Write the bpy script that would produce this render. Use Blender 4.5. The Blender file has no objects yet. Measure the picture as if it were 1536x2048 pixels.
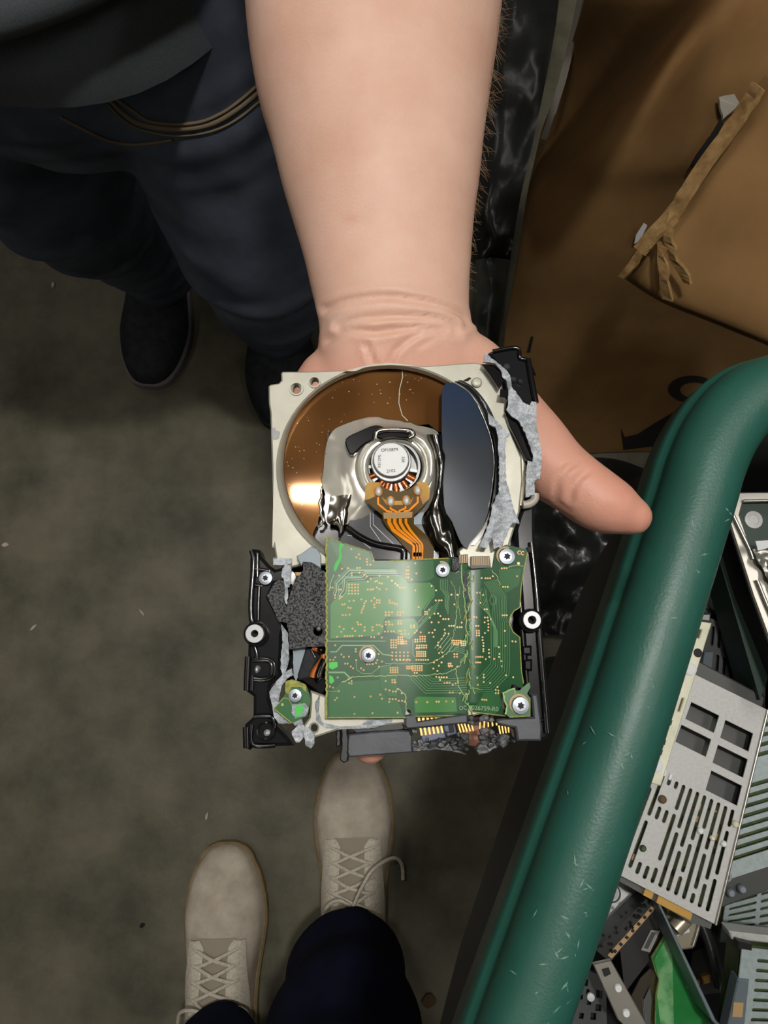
import bpy, bmesh, math, random
from mathutils import Vector, Matrix, noise
from mathutils.geometry import tessellate_polygon
random.seed(7)
SC = bpy.context.scene
COL = SC.collection

# ------------------------------------------------------------------ camera
FPX, CU, CV = 1500.0, 768.0, 1024.0          # focal length and centre, for a 1536x2048 picture
TILT = math.radians(12.0)
CAM_H = 1.22
cam_data = bpy.data.cameras.new('camera')
cam = bpy.data.objects.new('camera', cam_data)
COL.objects.link(cam)
cam.location = (0, 0, CAM_H)
cam.rotation_euler = (TILT, 0, 0)
cam_data.sensor_fit = 'VERTICAL'
cam_data.sensor_height = 36.0
cam_data.lens = 36.0 * FPX / 2048.0
cam_data.clip_start = 0.01
SC.camera = cam

# ------------------------------------------------------------------ view and world
SC.view_settings.view_transform = 'Standard'
SC.view_settings.look = 'None'
SC.view_settings.gamma = 1.0
SC.view_settings.use_curve_mapping = False
SC.view_settings.exposure = 0.0
world = bpy.data.worlds.new('world')
SC.world = world
world.use_nodes = True
world.node_tree.nodes['Background'].inputs[0].default_value = (0.9, 0.95, 1.0, 1)
world.node_tree.nodes['Background'].inputs[1].default_value = 0.02
# lamps: (x, y, z, size x, size y, strength)
LAMPS = [(-0.22, 0.42, 2.50, 0.15, 0.036, 190.0, 'square'),
         (1.25, 0.10, 2.50, 0.10, 1.20, 16.0, 'strip'),
         (-1.55, -0.20, 2.50, 0.10, 1.20, 8.0, 'strip'),  # unseen fill strip, added to soften the light from the left
         (-0.45, -1.45, 2.50, 0.12, 1.20, 7.0, 'strip'),  # unseen, added behind the viewer to light the fronts
         (-1.60, 2.20, 2.50, 0.12, 1.20, 8.0, 'strip'),  # unseen far strip, added as soft fill
         (1.70, 2.20, 2.50, 0.12, 1.20, 8.0, 'strip'),  # another unseen fill strip, added on the far right
         (0.17, 0.22, 2.50, 0.12, 0.07, 500.0, 'square')]

# ------------------------------------------------------------------ picture <-> place
CT, ST = math.cos(TILT), math.sin(TILT)
def W(u, v, z):
    """point of the place at height z that lies behind the picture point u, v"""
    a = (u - CU) / FPX; b = (CV - v) / FPX
    t = (CAM_H - z) / (CT - b * ST)
    return Vector((a * t, (b * CT + ST) * t, z))
def PX(p):
    x, y, z = p[0], p[1], p[2] - CAM_H
    yy = y * CT + z * ST; dd = -(-y * ST + z * CT)
    return (CU + FPX * x / dd, CV - FPX * yy / dd)
def PXS(z, v=1200):
    """metres per picture pixel at height z"""
    return (W(769, v, z) - W(768, v, z)).length

# ------------------------------------------------------------------ materials
def lin(c):
    return c / 12.92 if c <= 0.04045 else ((c + 0.055) / 1.055) ** 2.4
def rgb(r, g, b):
    return (lin(r / 255), lin(g / 255), lin(b / 255), 1)
MATS = {}
def mat(name, col, rough=0.5, metal=0.0, spec=0.5, col2=None, scale=30.0, detail=4.0, lo=0.35, hi=0.65,
        bump=0.0, bscale=None, coat=0.0, sss=0.0, emit=None, estr=0.0, rough2=None, alpha=1.0, aniso=0.0,
        kind='noise', trans=0.0, stretch=None, bdist=0.001):
    m = bpy.data.materials.new(name); m.use_nodes = True
    nt = m.node_tree; N = nt.nodes; L = nt.links
    b = N['Principled BSDF']
    b.inputs['Base Color'].default_value = col
    b.inputs['Roughness'].default_value = rough
    b.inputs['Metallic'].default_value = metal
    b.inputs['Specular IOR Level'].default_value = spec
    b.inputs['Coat Weight'].default_value = coat
    b.inputs['Coat Roughness'].default_value = 0.08
    b.inputs['Anisotropic'].default_value = aniso
    b.inputs['Alpha'].default_value = alpha
    b.inputs['Transmission Weight'].default_value = trans
    if sss:
        b.inputs['Subsurface Weight'].default_value = sss
        b.inputs['Subsurface Radius'].default_value = (0.009, 0.004, 0.002)
        b.inputs['Subsurface Scale'].default_value = 0.6
    if emit:
        b.inputs['Emission Color'].default_value = emit
        b.inputs['Emission Strength'].default_value = estr
    if col2 is not None or bump or rough2 is not None:
        tc = N.new('ShaderNodeTexCoord')
        src = tc.outputs['Object']
        if stretch:
            mp = N.new('ShaderNodeMapping'); mp.inputs['Scale'].default_value = stretch
            L.new(src, mp.inputs['Vector']); src = mp.outputs['Vector']
        if kind == 'voronoi':
            t = N.new('ShaderNodeTexVoronoi'); t.inputs['Scale'].default_value = scale
            out = t.outputs['Distance']
        else:
            t = N.new('ShaderNodeTexNoise'); t.inputs['Scale'].default_value = scale
            t.inputs['Detail'].default_value = detail
            t.inputs['Roughness'].default_value = 0.62
            out = t.outputs['Fac']
        L.new(src, t.inputs['Vector'])
        r = N.new('ShaderNodeMapRange')
        r.inputs['From Min'].default_value = lo; r.inputs['From Max'].default_value = hi
        L.new(out, r.inputs['Value'])
        if col2 is not None:
            mx = N.new('ShaderNodeMix'); mx.data_type = 'RGBA'
            mx.inputs['A'].default_value = col; mx.inputs['B'].default_value = col2
            L.new(r.outputs['Result'], mx.inputs['Factor'])
            L.new(mx.outputs['Result'], b.inputs['Base Color'])
        if rough2 is not None:
            r2 = N.new('ShaderNodeMapRange')
            r2.inputs['To Min'].default_value = rough; r2.inputs['To Max'].default_value = rough2
            L.new(r.outputs['Result'], r2.inputs['Value'])
            L.new(r2.outputs['Result'], b.inputs['Roughness'])
        if bump:
            t2 = t; o2 = out
            if bscale:
                t2 = N.new('ShaderNodeTexNoise'); t2.inputs['Scale'].default_value = bscale
                t2.inputs['Detail'].default_value = 3.0
                L.new(src, t2.inputs['Vector']); o2 = t2.outputs['Fac']
            bp = N.new('ShaderNodeBump'); bp.inputs['Strength'].default_value = bump
            bp.inputs['Distance'].default_value = bdist
            L.new(o2, bp.inputs['Height']); L.new(bp.outputs['Normal'], b.inputs['Normal'])
    MATS[name] = m
    return m

# ------------------------------------------------------------------ objects
def link(name, me, parent=None):
    o = bpy.data.objects.new(name, me); COL.objects.link(o)
    if parent is not None: o.parent = parent
    return o
def tag(o, label, cat, group=None):
    o['label'] = label; o['category'] = cat
    if group: o['group'] = group
    return o
def thing(name, label, cat, loc, group=None):
    o = bpy.data.objects.new(name, None); COL.objects.link(o)
    o.empty_display_size = 0.02
    o.location = loc; o['org'] = tuple(loc)
    return tag(o, label, cat, group)
def root_loc(o):
    while o.parent is not None: o = o.parent
    return Vector(o['org']) if 'org' in o else Vector((0, 0, 0))

class MB:
    """collects faces in place coordinates and links them as one mesh"""
    def __init__(s): s.v = []; s.f = []; s.m = []; s.sm = []
    def add(s, vs, fs, mi=0, smooth=False):
        n = len(s.v)
        s.v += [Vector(p) for p in vs]
        for f in fs:
            s.f.append([i + n for i in f]); s.m.append(mi); s.sm.append(smooth)
    def box(s, lo, hi, mi=0, M=None):
        x0, y0, z0 = lo; x1, y1, z1 = hi
        vs = [Vector(p) for p in ((x0,y0,z0),(x1,y0,z0),(x1,y1,z0),(x0,y1,z0),(x0,y0,z1),(x1,y0,z1),(x1,y1,z1),(x0,y1,z1))]
        if M is not None: vs = [M @ p for p in vs]
        s.add(vs, [(3,2,1,0),(4,5,6,7),(0,1,5,4),(1,2,6,5),(2,3,7,6),(3,0,4,7)], mi)
    def prism(s, loops, thick, mi=0, smi=None, cham=0.0, up=Vector((0, 0, 1))):
        """loops of place points (outer, then holes); solid between them and thick below, with a small chamfer"""
        if smi is None: smi = mi
        L = [[Vector(p) for p in l] for l in loops]
        T = [inset(l, cham if k == 0 else -cham) for k, l in enumerate(L)] if cham else L
        flat = [p for l in T for p in l]
        tris = tessellate_polygon(T)
        tris = [fixw(t, flat, up) for t in tris]
        s.add(flat, tris, mi)
        flat0 = [p for l in L for p in l]
        s.add([p - up * thick for p in flat0], [t[::-1] for t in tris], smi)
        for l, t in zip(L, T):
            n = len(l)
            ccw = area2(l) > 0
            rings = [t] + ([[p - up * cham for p in l]] if cham else []) + [[p - up * thick for p in l]]
            vs = [p for r in rings for p in r]
            fs = []
            for k in range(len(rings) - 1):
                for i in range(n):
                    j = (i + 1) % n
                    q = (k*n+i, (k+1)*n+i, (k+1)*n+j, k*n+j)
                    fs.append(q if ccw else q[::-1])
            s.add(vs, fs, smi)
    def tube(s, path, r, seg=10, mi=0, cap=True, smooth=True, sq=None, upv=None):
        """r number or list; sq: list of (a, b) ellipse radii in the frame (side, up)"""
        P = [Vector(p) for p in path]; n = len(P)
        R = r if isinstance(r, (list, tuple)) else [r] * n
        ref = Vector(upv) if upv is not None else Vector((0, 0, 1))
        t0 = (P[1] - P[0]).normalized()
        if abs(t0.dot(ref)) > 0.95: ref = Vector((0, 1, 0))
        side = t0.cross(ref).normalized()
        vs = []
        for i in range(n):
            t = (P[min(i+1, n-1)] - P[max(i-1, 0)]).normalized()
            side = (side - t * side.dot(t)).normalized()
            upd = side.cross(t).normalized()
            a, b = (sq[i] if sq else (R[i], R[i]))
            for k in range(seg):
                q = 2 * math.pi * k / seg
                vs.append(P[i] + side * (a * math.cos(q)) + upd * (b * math.sin(q)))
        fs = []
        for i in range(n - 1):
            for k in range(seg):
                k2 = (k + 1) % seg
                fs.append((i*seg+k, i*seg+k2, (i+1)*seg+k2, (i+1)*seg+k))
        s.add(vs, [f[::-1] for f in fs], mi, smooth)
        if cap:
            s.add(vs[:seg], [tuple(range(seg))], mi)
            s.add(vs[-seg:], [tuple(range(seg))[::-1]], mi)
    def lathe(s, c, prof, seg=32, mi=0, smooth=True, ax=Vector((0, 0, 1)), sx=1.0, sy=1.0, a0=0.0, a1=2*math.pi, mis=None):
        c = Vector(c); ax = Vector(ax).normalized()
        X = ax.orthogonal().normalized() if abs(ax.z) < 0.999 else Vector((1, 0, 0))
        Y = ax.cross(X)
        full = abs(a1 - a0 - 2*math.pi) < 1e-6
        ns = seg if full else seg + 1
        for i in range(len(prof) - 1):
            vs = []
            for (r, h) in (prof[i], prof[i+1]):
                for k in range(ns):
                    q = a0 + (a1 - a0) * k / seg
                    vs.append(c + X * (r * sx * math.cos(q)) + Y * (r * sy * math.sin(q)) + ax * h)
            fs = []
            for k in range(seg):
                k2 = (k + 1) % ns
                fs.append((k, k2, ns + k2, ns + k))
            s.add(vs, fs, mis[i] if mis else mi, smooth)
    def ball(s, c, rad, seg=12, mi=0):
        rx, ry, rz = rad if isinstance(rad, tuple) else (rad, rad, rad)
        c = Vector(c); vs = []; fs = []
        nr = seg // 2
        for i in range(nr + 1):
            th = math.pi * i / nr
            for k in range(seg):
                q = 2*math.pi*k/seg
                vs.append(c + Vector((rx*math.sin(th)*math.cos(q), ry*math.sin(th)*math.sin(q), rz*math.cos(th))))
        for i in range(nr):
            for k in range(seg):
                k2 = (k+1) % seg
                fs.append((i*seg+k, (i+1)*seg+k, (i+1)*seg+k2, i*seg+k2))
        s.add(vs, fs, mi, True)
    def grid(s, rows, mi=0, smooth=True, thick=0.0, tmi=None, flip=False):
        """rows: list of equally long lists of place points; optional thickness along the normals"""
        nr, nc = len(rows), len(rows[0])
        vs = [Vector(p) for r in rows for p in r]
        fs = [(i*nc+j, i*nc+j+1, (i+1)*nc+j+1, (i+1)*nc+j) for i in range(nr-1) for j in range(nc-1)]
        if flip: fs = [f[::-1] for f in fs]
        s.add(vs, fs, mi, smooth)
        if thick:
            nm = [Vector((0, 0, 0)) for _ in vs]
            for f in fs:
                nn = (vs[f[1]] - vs[f[0]]).cross(vs[f[3]] - vs[f[0]])
                for i in f: nm[i] += nn
            bs = [p - n.normalized() * thick for p, n in zip(vs, nm)]
            tm = mi if tmi is None else tmi
            s.add(bs, [f[::-1] for f in fs], tm, smooth)
            rim = ([j for j in range(nc)] + [i*nc+nc-1 for i in range(1, nr)] + [(nr-1)*nc+j for j in range(nc-2, -1, -1)] + [i*nc for i in range(nr-2, 0, -1)])
            n = len(rim)
            q = [vs[i] for i in rim] + [bs[i] for i in rim]
            ff = [(i, n+i, n+(i+1) % n, (i+1) % n) for i in range(n)]
            if flip: ff = [f[::-1] for f in ff]
            s.add(q, ff, tm)
    def sheet(s, loops, zf, thick, mi=0, smi=None, du=None, dv=None, z0=None, smooth=True):
        """loops in picture points; zf(u, v) height over z0; cut finely so that it can bend"""
        if smi is None: smi = mi
        L = [[Vector((p[0], p[1], 0)) for p in l] for l in loops]
        flat = [p for l in L for p in l]
        bm = bmesh.new()
        bv = [bm.verts.new(p) for p in flat]
        for t in tessellate_polygon(L):
            t = fixw(t, flat, Vector((0, 0, -1)))
            try: bm.faces.new([bv[i] for i in t])
            except ValueError: pass
        us = [p.x for p in flat]; vv = [p.y for p in flat]
        for lo, hi, d, ax in ((min(us), max(us), du, Vector((1, 0, 0))), (min(vv), max(vv), dv, Vector((0, 1, 0)))):
            if not d: continue
            c = lo + d * 0.5
            while c < hi:
                bmesh.ops.bisect_plane(bm, geom=bm.verts[:] + bm.edges[:] + bm.faces[:], plane_co=ax * c, plane_no=ax, dist=1e-4)
                c += d
        bm.verts.index_update()
        P = [W(q.co.x, q.co.y, z0 + zf(q.co.x, q.co.y)) for q in bm.verts]
        F = [tuple(q.index for q in f.verts) for f in bm.faces]
        s.add(P, F, mi, smooth)
        B = [p - Vector((0, 0, thick)) for p in P]
        s.add(B, [f[::-1] for f in F], smi, smooth)
        for e in bm.edges:
            if len(e.link_loops) == 1:
                lp = e.link_loops[0]
                a, b = lp.vert.index, lp.link_loop_next.vert.index
                s.add([P[a], B[a], B[b], P[b]], [(0, 1, 2, 3)], smi)
        bm.free()
    def text(s, body, size, M, mi=0, ext=0.00004):
        cu = bpy.data.curves.new('lettering', 'FONT'); cu.body = body; cu.size = size
        cu.align_x = 'CENTER'; cu.align_y = 'CENTER'; cu.extrude = ext
        ob = bpy.data.objects.new('lettering', cu); COL.objects.link(ob)
        bpy.context.view_layer.update()
        me = bpy.data.meshes.new_from_object(ob.evaluated_get(bpy.context.evaluated_depsgraph_get()))
        s.add([M @ v.co for v in me.vertices], [tuple(p.vertices) for p in me.polygons], mi)
        bpy.data.objects.remove(ob); bpy.data.curves.remove(cu); bpy.data.meshes.remove(me)
    def build(s, name, mats, parent=None, org=None):
        me = bpy.data.meshes.new(name)
        if parent is not None: org = root_loc(parent)
        elif org is None: org = s.v[0].copy()
        org = Vector(org)
        me.from_pydata([p - org for p in s.v], [], s.f)
        if not isinstance(mats, (list, tuple)): mats = [mats]
        for m in mats: me.materials.append(MATS[m] if isinstance(m, str) else m)
        me.polygons.foreach_set('material_index', s.m)
        me.polygons.foreach_set('use_smooth', s.sm)
        me.update()
        o = link(name, me, parent)
        if parent is None:
            o.location = org; o['org'] = tuple(org)
        return o

def fixw(t, pts, up):
    a, b, c = (pts[i] for i in t)
    return tuple(t) if (b - a).cross(c - a).dot(up) > 0 else tuple(t)[::-1]
def area2(l):
    return sum(l[i].x * l[(i+1) % len(l)].y - l[(i+1) % len(l)].x * l[i].y for i in range(len(l)))
def inset(l, d):
    n = len(l); sgn = 1 if area2(l) > 0 else -1
    out = []
    for i in range(n):
        a, b, c = l[i-1], l[i], l[(i+1) % n]
        e1 = (b - a); e2 = (c - b); e1.z = 0; e2.z = 0
        if e1.length < 1e-9 or e2.length < 1e-9: out.append(b.copy()); continue
        e1.normalize(); e2.normalize()
        n1 = Vector((-e1.y, e1.x, 0)) * sgn; n2 = Vector((-e2.y, e2.x, 0)) * sgn
        m = n1 + n2
        if m.length < 0.3: out.append(b + n1 * d); continue
        m.normalize()
        out.append(b + m * (d / max(0.5, m.dot(n1))))
    return out
def jag(l, step, amp, closed=True, seed=1):
    """torn edge: subdivides a picture outline and shakes it"""
    rnd = random.Random(seed); out = []
    n = len(l)
    for i in range(n if closed else n - 1):
        a, b = l[i], l[(i+1) % n]
        d = math.hypot(b[0]-a[0], b[1]-a[1]); k = max(1, int(d / step))
        for j in range(k):
            f = j / k
            q = 0 if j == 0 else amp
            out.append((a[0]+(b[0]-a[0])*f + rnd.uniform(-q, q), a[1]+(b[1]-a[1])*f + rnd.uniform(-q, q)))
    if not closed: out.append(l[-1])
    return out
def smooth_path(pts, n=8, closed=False):
    """Catmull-Rom through tuples of any length"""
    P = [tuple(p) for p in pts]; m = len(P); out = []
    rng = range(m if closed else m - 1)
    for i in rng:
        p0 = P[(i-1) % m] if closed else P[max(i-1, 0)]
        p1 = P[i]; p2 = P[(i+1) % m]
        p3 = P[(i+2) % m] if closed else P[min(i+2, m-1)]
        for k in range(n):
            t = k / n
            out.append(tuple(0.5*((2*b)+(-a+c)*t+(2*a-5*b+4*c-d)*t*t+(-a+3*b-3*c+d)*t**3) for a, b, c, d in zip(p0, p1, p2, p3)))
    if not closed: out.append(P[-1])
    return out
def circ(u, v, r, n=16, ry=None, rot=0.0):
    ry = r if ry is None else ry
    return [(u + r*math.cos(rot+2*math.pi*k/n), v + ry*math.sin(rot+2*math.pi*k/n)) for k in range(n)]
def Z1(l): return [(480 + x/4.8, 680 + y/4.8) for x, y in l]
def Z2(l): return [(780 + x/4.518, 680 + y/4.518) for x, y in l]
def Z3(l): return [(480 + x/4.266, 1060 + y/4.266) for x, y in l]
def Z4(l): return [(780 + x/4.268, 1060 + y/4.268) for x, y in l]
def Z5(l): return [(680 + x/6.827, 820 + y/6.827) for x, y in l]
def Z6(l): return [(660 + x/3.491, 1400 + y/3.491) for x, y in l]
def blend_union(mb, voxel, its=10, fac=0.5):
    """fuses overlapping closed shapes of mb into one continuous surface; returns (verts, faces)"""
    me = bpy.data.meshes.new('union'); me.from_pydata(mb.v, [], mb.f); me.update()
    ob = bpy.data.objects.new('union', me); COL.objects.link(ob)
    r = ob.modifiers.new('r', 'REMESH'); r.mode = 'VOXEL'; r.voxel_size = voxel
    q = ob.modifiers.new('s', 'SMOOTH'); q.factor = fac; q.iterations = its
    bpy.context.view_layer.update()
    out = bpy.data.meshes.new_from_object(ob.evaluated_get(bpy.context.evaluated_depsgraph_get()))
    vs = [v.co.copy() for v in out.vertices]; fs = [tuple(p.vertices) for p in out.polygons]
    ns = [v.normal.copy() for v in out.vertices]
    bpy.data.objects.remove(ob); bpy.data.meshes.remove(me); bpy.data.meshes.remove(out)
    return vs, fs, ns
def n3(p, s, seed=0.0):
    return noise.noise(Vector((p[0]*s + seed, p[1]*s - seed, p[2]*s + 3*seed)))
# ------------------------------------------------------------------ materials of the place
mat('concrete', rgb(118,114,95), 0.55, col2=rgb(72,70,57), scale=7.0, detail=9, lo=0.36, hi=0.66, bump=0.15, bscale=160, bdist=0.002)
mat('wall_paint', rgb(120,120,112), 0.8, col2=rgb(108,108,100), scale=3)
mat('ceiling_deck', rgb(190,178,158), 0.8, col2=rgb(150,138,118), scale=1.2, lo=0.42, hi=0.58)
mat('lamp_glow', (1,1,1,1), 0.5, emit=(1.0,0.955,0.89,1), estr=1.0)
mat('white_metal', rgb(210,210,205), 0.4)
mat('skin', rgb(226,188,170), 0.46, spec=0.4, sss=0.18, col2=rgb(214,170,149), scale=26, detail=6, lo=0.35, hi=0.7, bump=0.25, bscale=900, bdist=0.0006)
mat('hair', rgb(140,112,84), 0.5)
mat('shirt', rgb(82,87,92), 0.9, spec=0.2, col2=rgb(72,77,82), scale=900, bump=0.3, bdist=0.001)
mat('denim', rgb(98,106,124), 0.9, spec=0.2, col2=rgb(62,68,82), scale=9, detail=8, bump=0.3, bscale=1500, bdist=0.0008)
mat('thread', rgb(122,108,86), 0.8)
mat('navy_cloth', rgb(26,30,50), 0.95, spec=0.1, col2=rgb(20,23,38), scale=20)
mat('black_boot', rgb(46,50,56), 0.75, spec=0.3, col2=rgb(30,33,38), scale=60)
mat('grey_sole', rgb(120,116,124), 0.7)
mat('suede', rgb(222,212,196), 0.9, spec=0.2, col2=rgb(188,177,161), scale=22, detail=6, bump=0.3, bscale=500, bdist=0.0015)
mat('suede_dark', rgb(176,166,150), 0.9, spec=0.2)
mat('crepe_sole', rgb(156,138,104), 0.8, col2=rgb(132,114,84), scale=60)
mat('lace', rgb(236,228,212), 0.85, col2=rgb(206,198,182), scale=300)
mat('cardboard', rgb(136,104,64), 0.85, spec=0.25, col2=rgb(118,89,54), scale=9, detail=7, bump=0.1, bscale=70, bdist=0.003)
mat('cardboard_torn', rgb(160,130,88), 0.95, spec=0.1, col2=rgb(124,96,60), scale=90, bump=0.5, bdist=0.002)
mat('ink', rgb(24,21,18), 0.8)
mat('clear_tape', rgb(176,170,160), 0.3)
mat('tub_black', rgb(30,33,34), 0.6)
mat('film_or_shade_black', rgb(26,27,27), 0.3, col2=rgb(44,46,46), scale=6, bump=0.3, bscale=30, bdist=0.004)  # also colours the sheet that stands in for shade
mat('grey_film', rgb(92,98,96), 0.3, col2=rgb(52,56,55), scale=14)
mat('bin_green', rgb(44,100,88), 0.40, spec=0.6, col2=rgb(36,90,78), scale=20, lo=0.3, hi=0.7, rough2=0.48, bump=0.16, bscale=700, bdist=0.001)
mat('scuff', rgb(120,158,142), 0.7)
mat('debris', rgb(196,190,172), 0.8)
# the hard drive
mat('plate_metal', rgb(184,183,170), 0.45, 0.30, col2=rgb(170,169,156), scale=60, bump=0.05, bscale=300)
mat('copper_mirror', rgb(172,122,70), 0.05, 0.55, col2=rgb(120,80,44), scale=22, detail=1, lo=0.38, hi=0.62)
mat('chrome', rgb(206,205,200), 0.14, 1.0, bump=0.08, bscale=120, bdist=0.001)
mat('satin_chrome', rgb(218,216,206), 0.26, 0.65, bump=0.10, bscale=160, bdist=0.0008)
mat('smoke_mirror', rgb(104,103,100), 0.16, 1.0, bump=0.2, bscale=90, bdist=0.003)
mat('steel', rgb(150,152,154), 0.45, 0.8)
mat('screw_steel', rgb(150,158,168), 0.4, 0.7)
mat('black_gloss', rgb(18,18,20), 0.13, spec=0.6)
mat('black_hole', rgb(5,5,5), 0.8)
mat('rail_black', rgb(26,27,30), 0.16, spec=0.35)
mat('charcoal_gloss', rgb(50,52,56), 0.13, spec=0.35)
mat('grey_edge', rgb(150,150,150), 0.4, 0.6)
mat('slate_mirror', rgb(66,71,78), 0.13, 0.35, col2=rgb(46,66,98), scale=9, detail=1, lo=0.45, hi=0.62)
mat('torn_aluminium', rgb(178,184,190), 0.55, 0.35, col2=rgb(136,144,152), scale=1300, detail=3, lo=0.36, hi=0.66, bump=0.4, bdist=0.0004)
mat('foam', rgb(98,100,102), 0.95, col2=rgb(22,23,24), scale=1500, detail=2, lo=0.40, hi=0.62, bump=0.9, bdist=0.0006)
mat('pcb_dark', rgb(28,82,44), 0.30, spec=0.35, col2=rgb(24,74,40), scale=40)
mat('pcb_light', rgb(62,122,60), 0.30, spec=0.35)
mat('pcb_mid', rgb(46,100,56), 0.30, spec=0.35)
mat('pcb_trace', rgb(98,154,98), 0.3, spec=0.6, coat=0.2)
mat('pcb_edge', rgb(176,170,88), 0.8, col2=rgb(120,132,60), scale=800)
mat('pcb_crack', rgb(120,180,104), 0.8, col2=rgb(184,196,136), scale=500)
mat('pcb_bruise', rgb(60,190,70), 0.5)
mat('gold', rgb(214,170,96), 0.34, 0.7)
mat('via_gold', rgb(206,170,104), 0.4, 0.2)
mat('via_hole', rgb(92,40,18), 0.6)
mat('copper_wire', rgb(206,128,78), 0.28, 1.0)
mat('amber_film', rgb(186,142,14), 0.4, spec=0.25, col2=rgb(150,104,14), scale=80)
mat('amber_dark', rgb(84,64,18), 0.5, spec=0.2)
mat('orange_trace', rgb(240,146,24), 0.5, spec=0.2)
mat('solder', rgb(226,226,222), 0.35, 0.4)
mat('label_white', rgb(226,230,232), 0.5)
mat('print_black', rgb(24,24,26), 0.7)
mat('white_line', rgb(190,196,204), 0.5)
mat('connector_slate', rgb(74,78,86), 0.5, col2=rgb(64,68,76), scale=90, bump=0.2, bscale=500, bdist=0.0005)
mat('connector_blue', rgb(92,98,124), 0.5)
mat('broken_plastic', rgb(52,54,58), 0.4, col2=rgb(112,116,122), scale=240, lo=0.5, hi=0.7, bump=0.6, bdist=0.001)
mat('print_grey', rgb(150,176,150), 0.6)
mat('amber_glue', rgb(170,92,24), 0.3)
# drives in the bin
mat('grey_sheet', rgb(196,198,197), 0.5, 0.15, col2=rgb(184,187,186), scale=500)
mat('cool_sheet', rgb(170,184,186), 0.45, 0.2, col2=rgb(154,168,172), scale=300)
mat('cream_metal', rgb(228,228,206), 0.45, 0.1, col2=rgb(208,208,184), scale=60)
mat('silver', rgb(190,188,180), 0.32, 0.8, bump=0.1, bscale=60, bdist=0.002)
mat('dark_sheet', rgb(78,80,80), 0.5, 0.3)
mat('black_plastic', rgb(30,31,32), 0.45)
mat('dark_green', rgb(42,62,54), 0.5)
mat('board_olive', rgb(84,92,52), 0.5, col2=rgb(58,74,48), scale=120)
mat('board_green', rgb(34,132,62), 0.35, col2=rgb(28,112,52), scale=40)
mat('board_hatch', rgb(120,176,120), 0.5, col2=rgb(44,140,70), scale=70, detail=6, lo=0.45, hi=0.62)
mat('label_grey', rgb(150,150,146), 0.6)
mat('tan_contact', rgb(176,146,104), 0.5)
mat('beige_metal', rgb(190,182,160), 0.35, 0.5)
mat('steel_dark', rgb(110,112,112), 0.35, 0.7)
mat('blue_grey', rgb(110,122,130), 0.45, 0.3)
mat('rust', rgb(96,76,48), 0.7)
# ------------------------------------------------------------------ the setting
def structure(name, mb, m, org):
    o = mb.build(name, m, None, org); o['kind'] = 'structure'; return o
RX0, RX1, RY0, RY1, RZ = -3.2, 3.4, -3.2, 3.6, 2.85
b = MB(); b.box((RX0-.1, RY0-.1, -0.1), (RX1+.1, RY1+.1, 0.0)); structure('floor', b, 'concrete', (0, 0, 0))
b = MB(); b.box((RX0-.1, RY0-.1, RZ), (RX1+.1, RY1+.1, RZ+.1)); structure('ceiling', b, 'ceiling_deck', (0, 0, RZ))
b = MB(); b.box((RX0-.1, RY0, 0), (RX0, RY1, RZ)); structure('wall_left', b, 'wall_paint', (RX0, 0, 0))
b = MB(); b.box((RX1, RY0, 0), (RX1+.1, RY1, RZ)); structure('wall_right', b, 'wall_paint', (RX1, 0, 0))
b = MB(); b.box((RX0-.1, RY1, 0), (RX1+.1, RY1+.1, RZ)); structure('wall_far', b, 'wall_paint', (0, RY1, 0))
b = MB(); b.box((RX0-.1, RY0-.1, 0), (RX1+.1, RY0, RZ)); structure('wall_near', b, 'wall_paint', (0, RY0, 0))

LAMP_TEXT = {'square': ('compact white ceiling lamp hung right above the two people', None),
             'strip': (None, None)}
for i, (x, y, z, sx, sy, st, kind) in enumerate(LAMPS):
    lab = ('compact ceiling lamp hanging over the held hard drive', 'long strip lamp hanging over the green bin',
           'unseen long fill strip added over the bare floor on the left', 'unseen fill strip added behind the person in navy trousers',
           'unseen far fill strip added behind the person in jeans, away from the bin', 'unseen far fill strip added behind the cardboard box', 'compact ceiling lamp right of the one over the drive, brighter')[i]
    t = thing('ceiling_or_fill_light', lab, 'lamp', (x, y, z), 'ceiling and fill lights')
    m = MATS['lamp_glow'].copy(); m.node_tree.nodes['Principled BSDF'].inputs['Emission Strength'].default_value = st
    b = MB(); b.box((x-sx/2, y-sy/2, z), (x+sx/2, y+sy/2, z+.05)); b.build('diffuser', m, t)
    b = MB()
    e = .014 if kind == 'square' else -.02
    b.box((x-sx/2-e, y-sy/2-e, z+.05), (x+sx/2+e, y+sy/2+e, z+.09))
    if e > 0:
        for (ax, ay, bx, by) in ((x-sx/2-e, y-sy/2-e, x-sx/2-.004, y+sy/2+e), (x+sx/2+.004, y-sy/2-e, x+sx/2+e, y+sy/2+e), (x-sx/2-.004, y-sy/2-e, x+sx/2+.004, y-sy/2-.004), (x-sx/2-.004, y+sy/2+.004, x+sx/2+.004, y+sy/2+e)):
            b.box((ax, ay, z+.002), (bx, by, z+.055))
    for s in (-1, 1):
        px_ = x + (s*sx*.2 if sx > sy else 0); py_ = y + (s*sy*.2 if sy >= sx else 0)
        b.tube([(px_, py_, z+.08), (px_, py_, RZ)], .006, 8)
    b.build('housing', 'white_metal', t)

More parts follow.
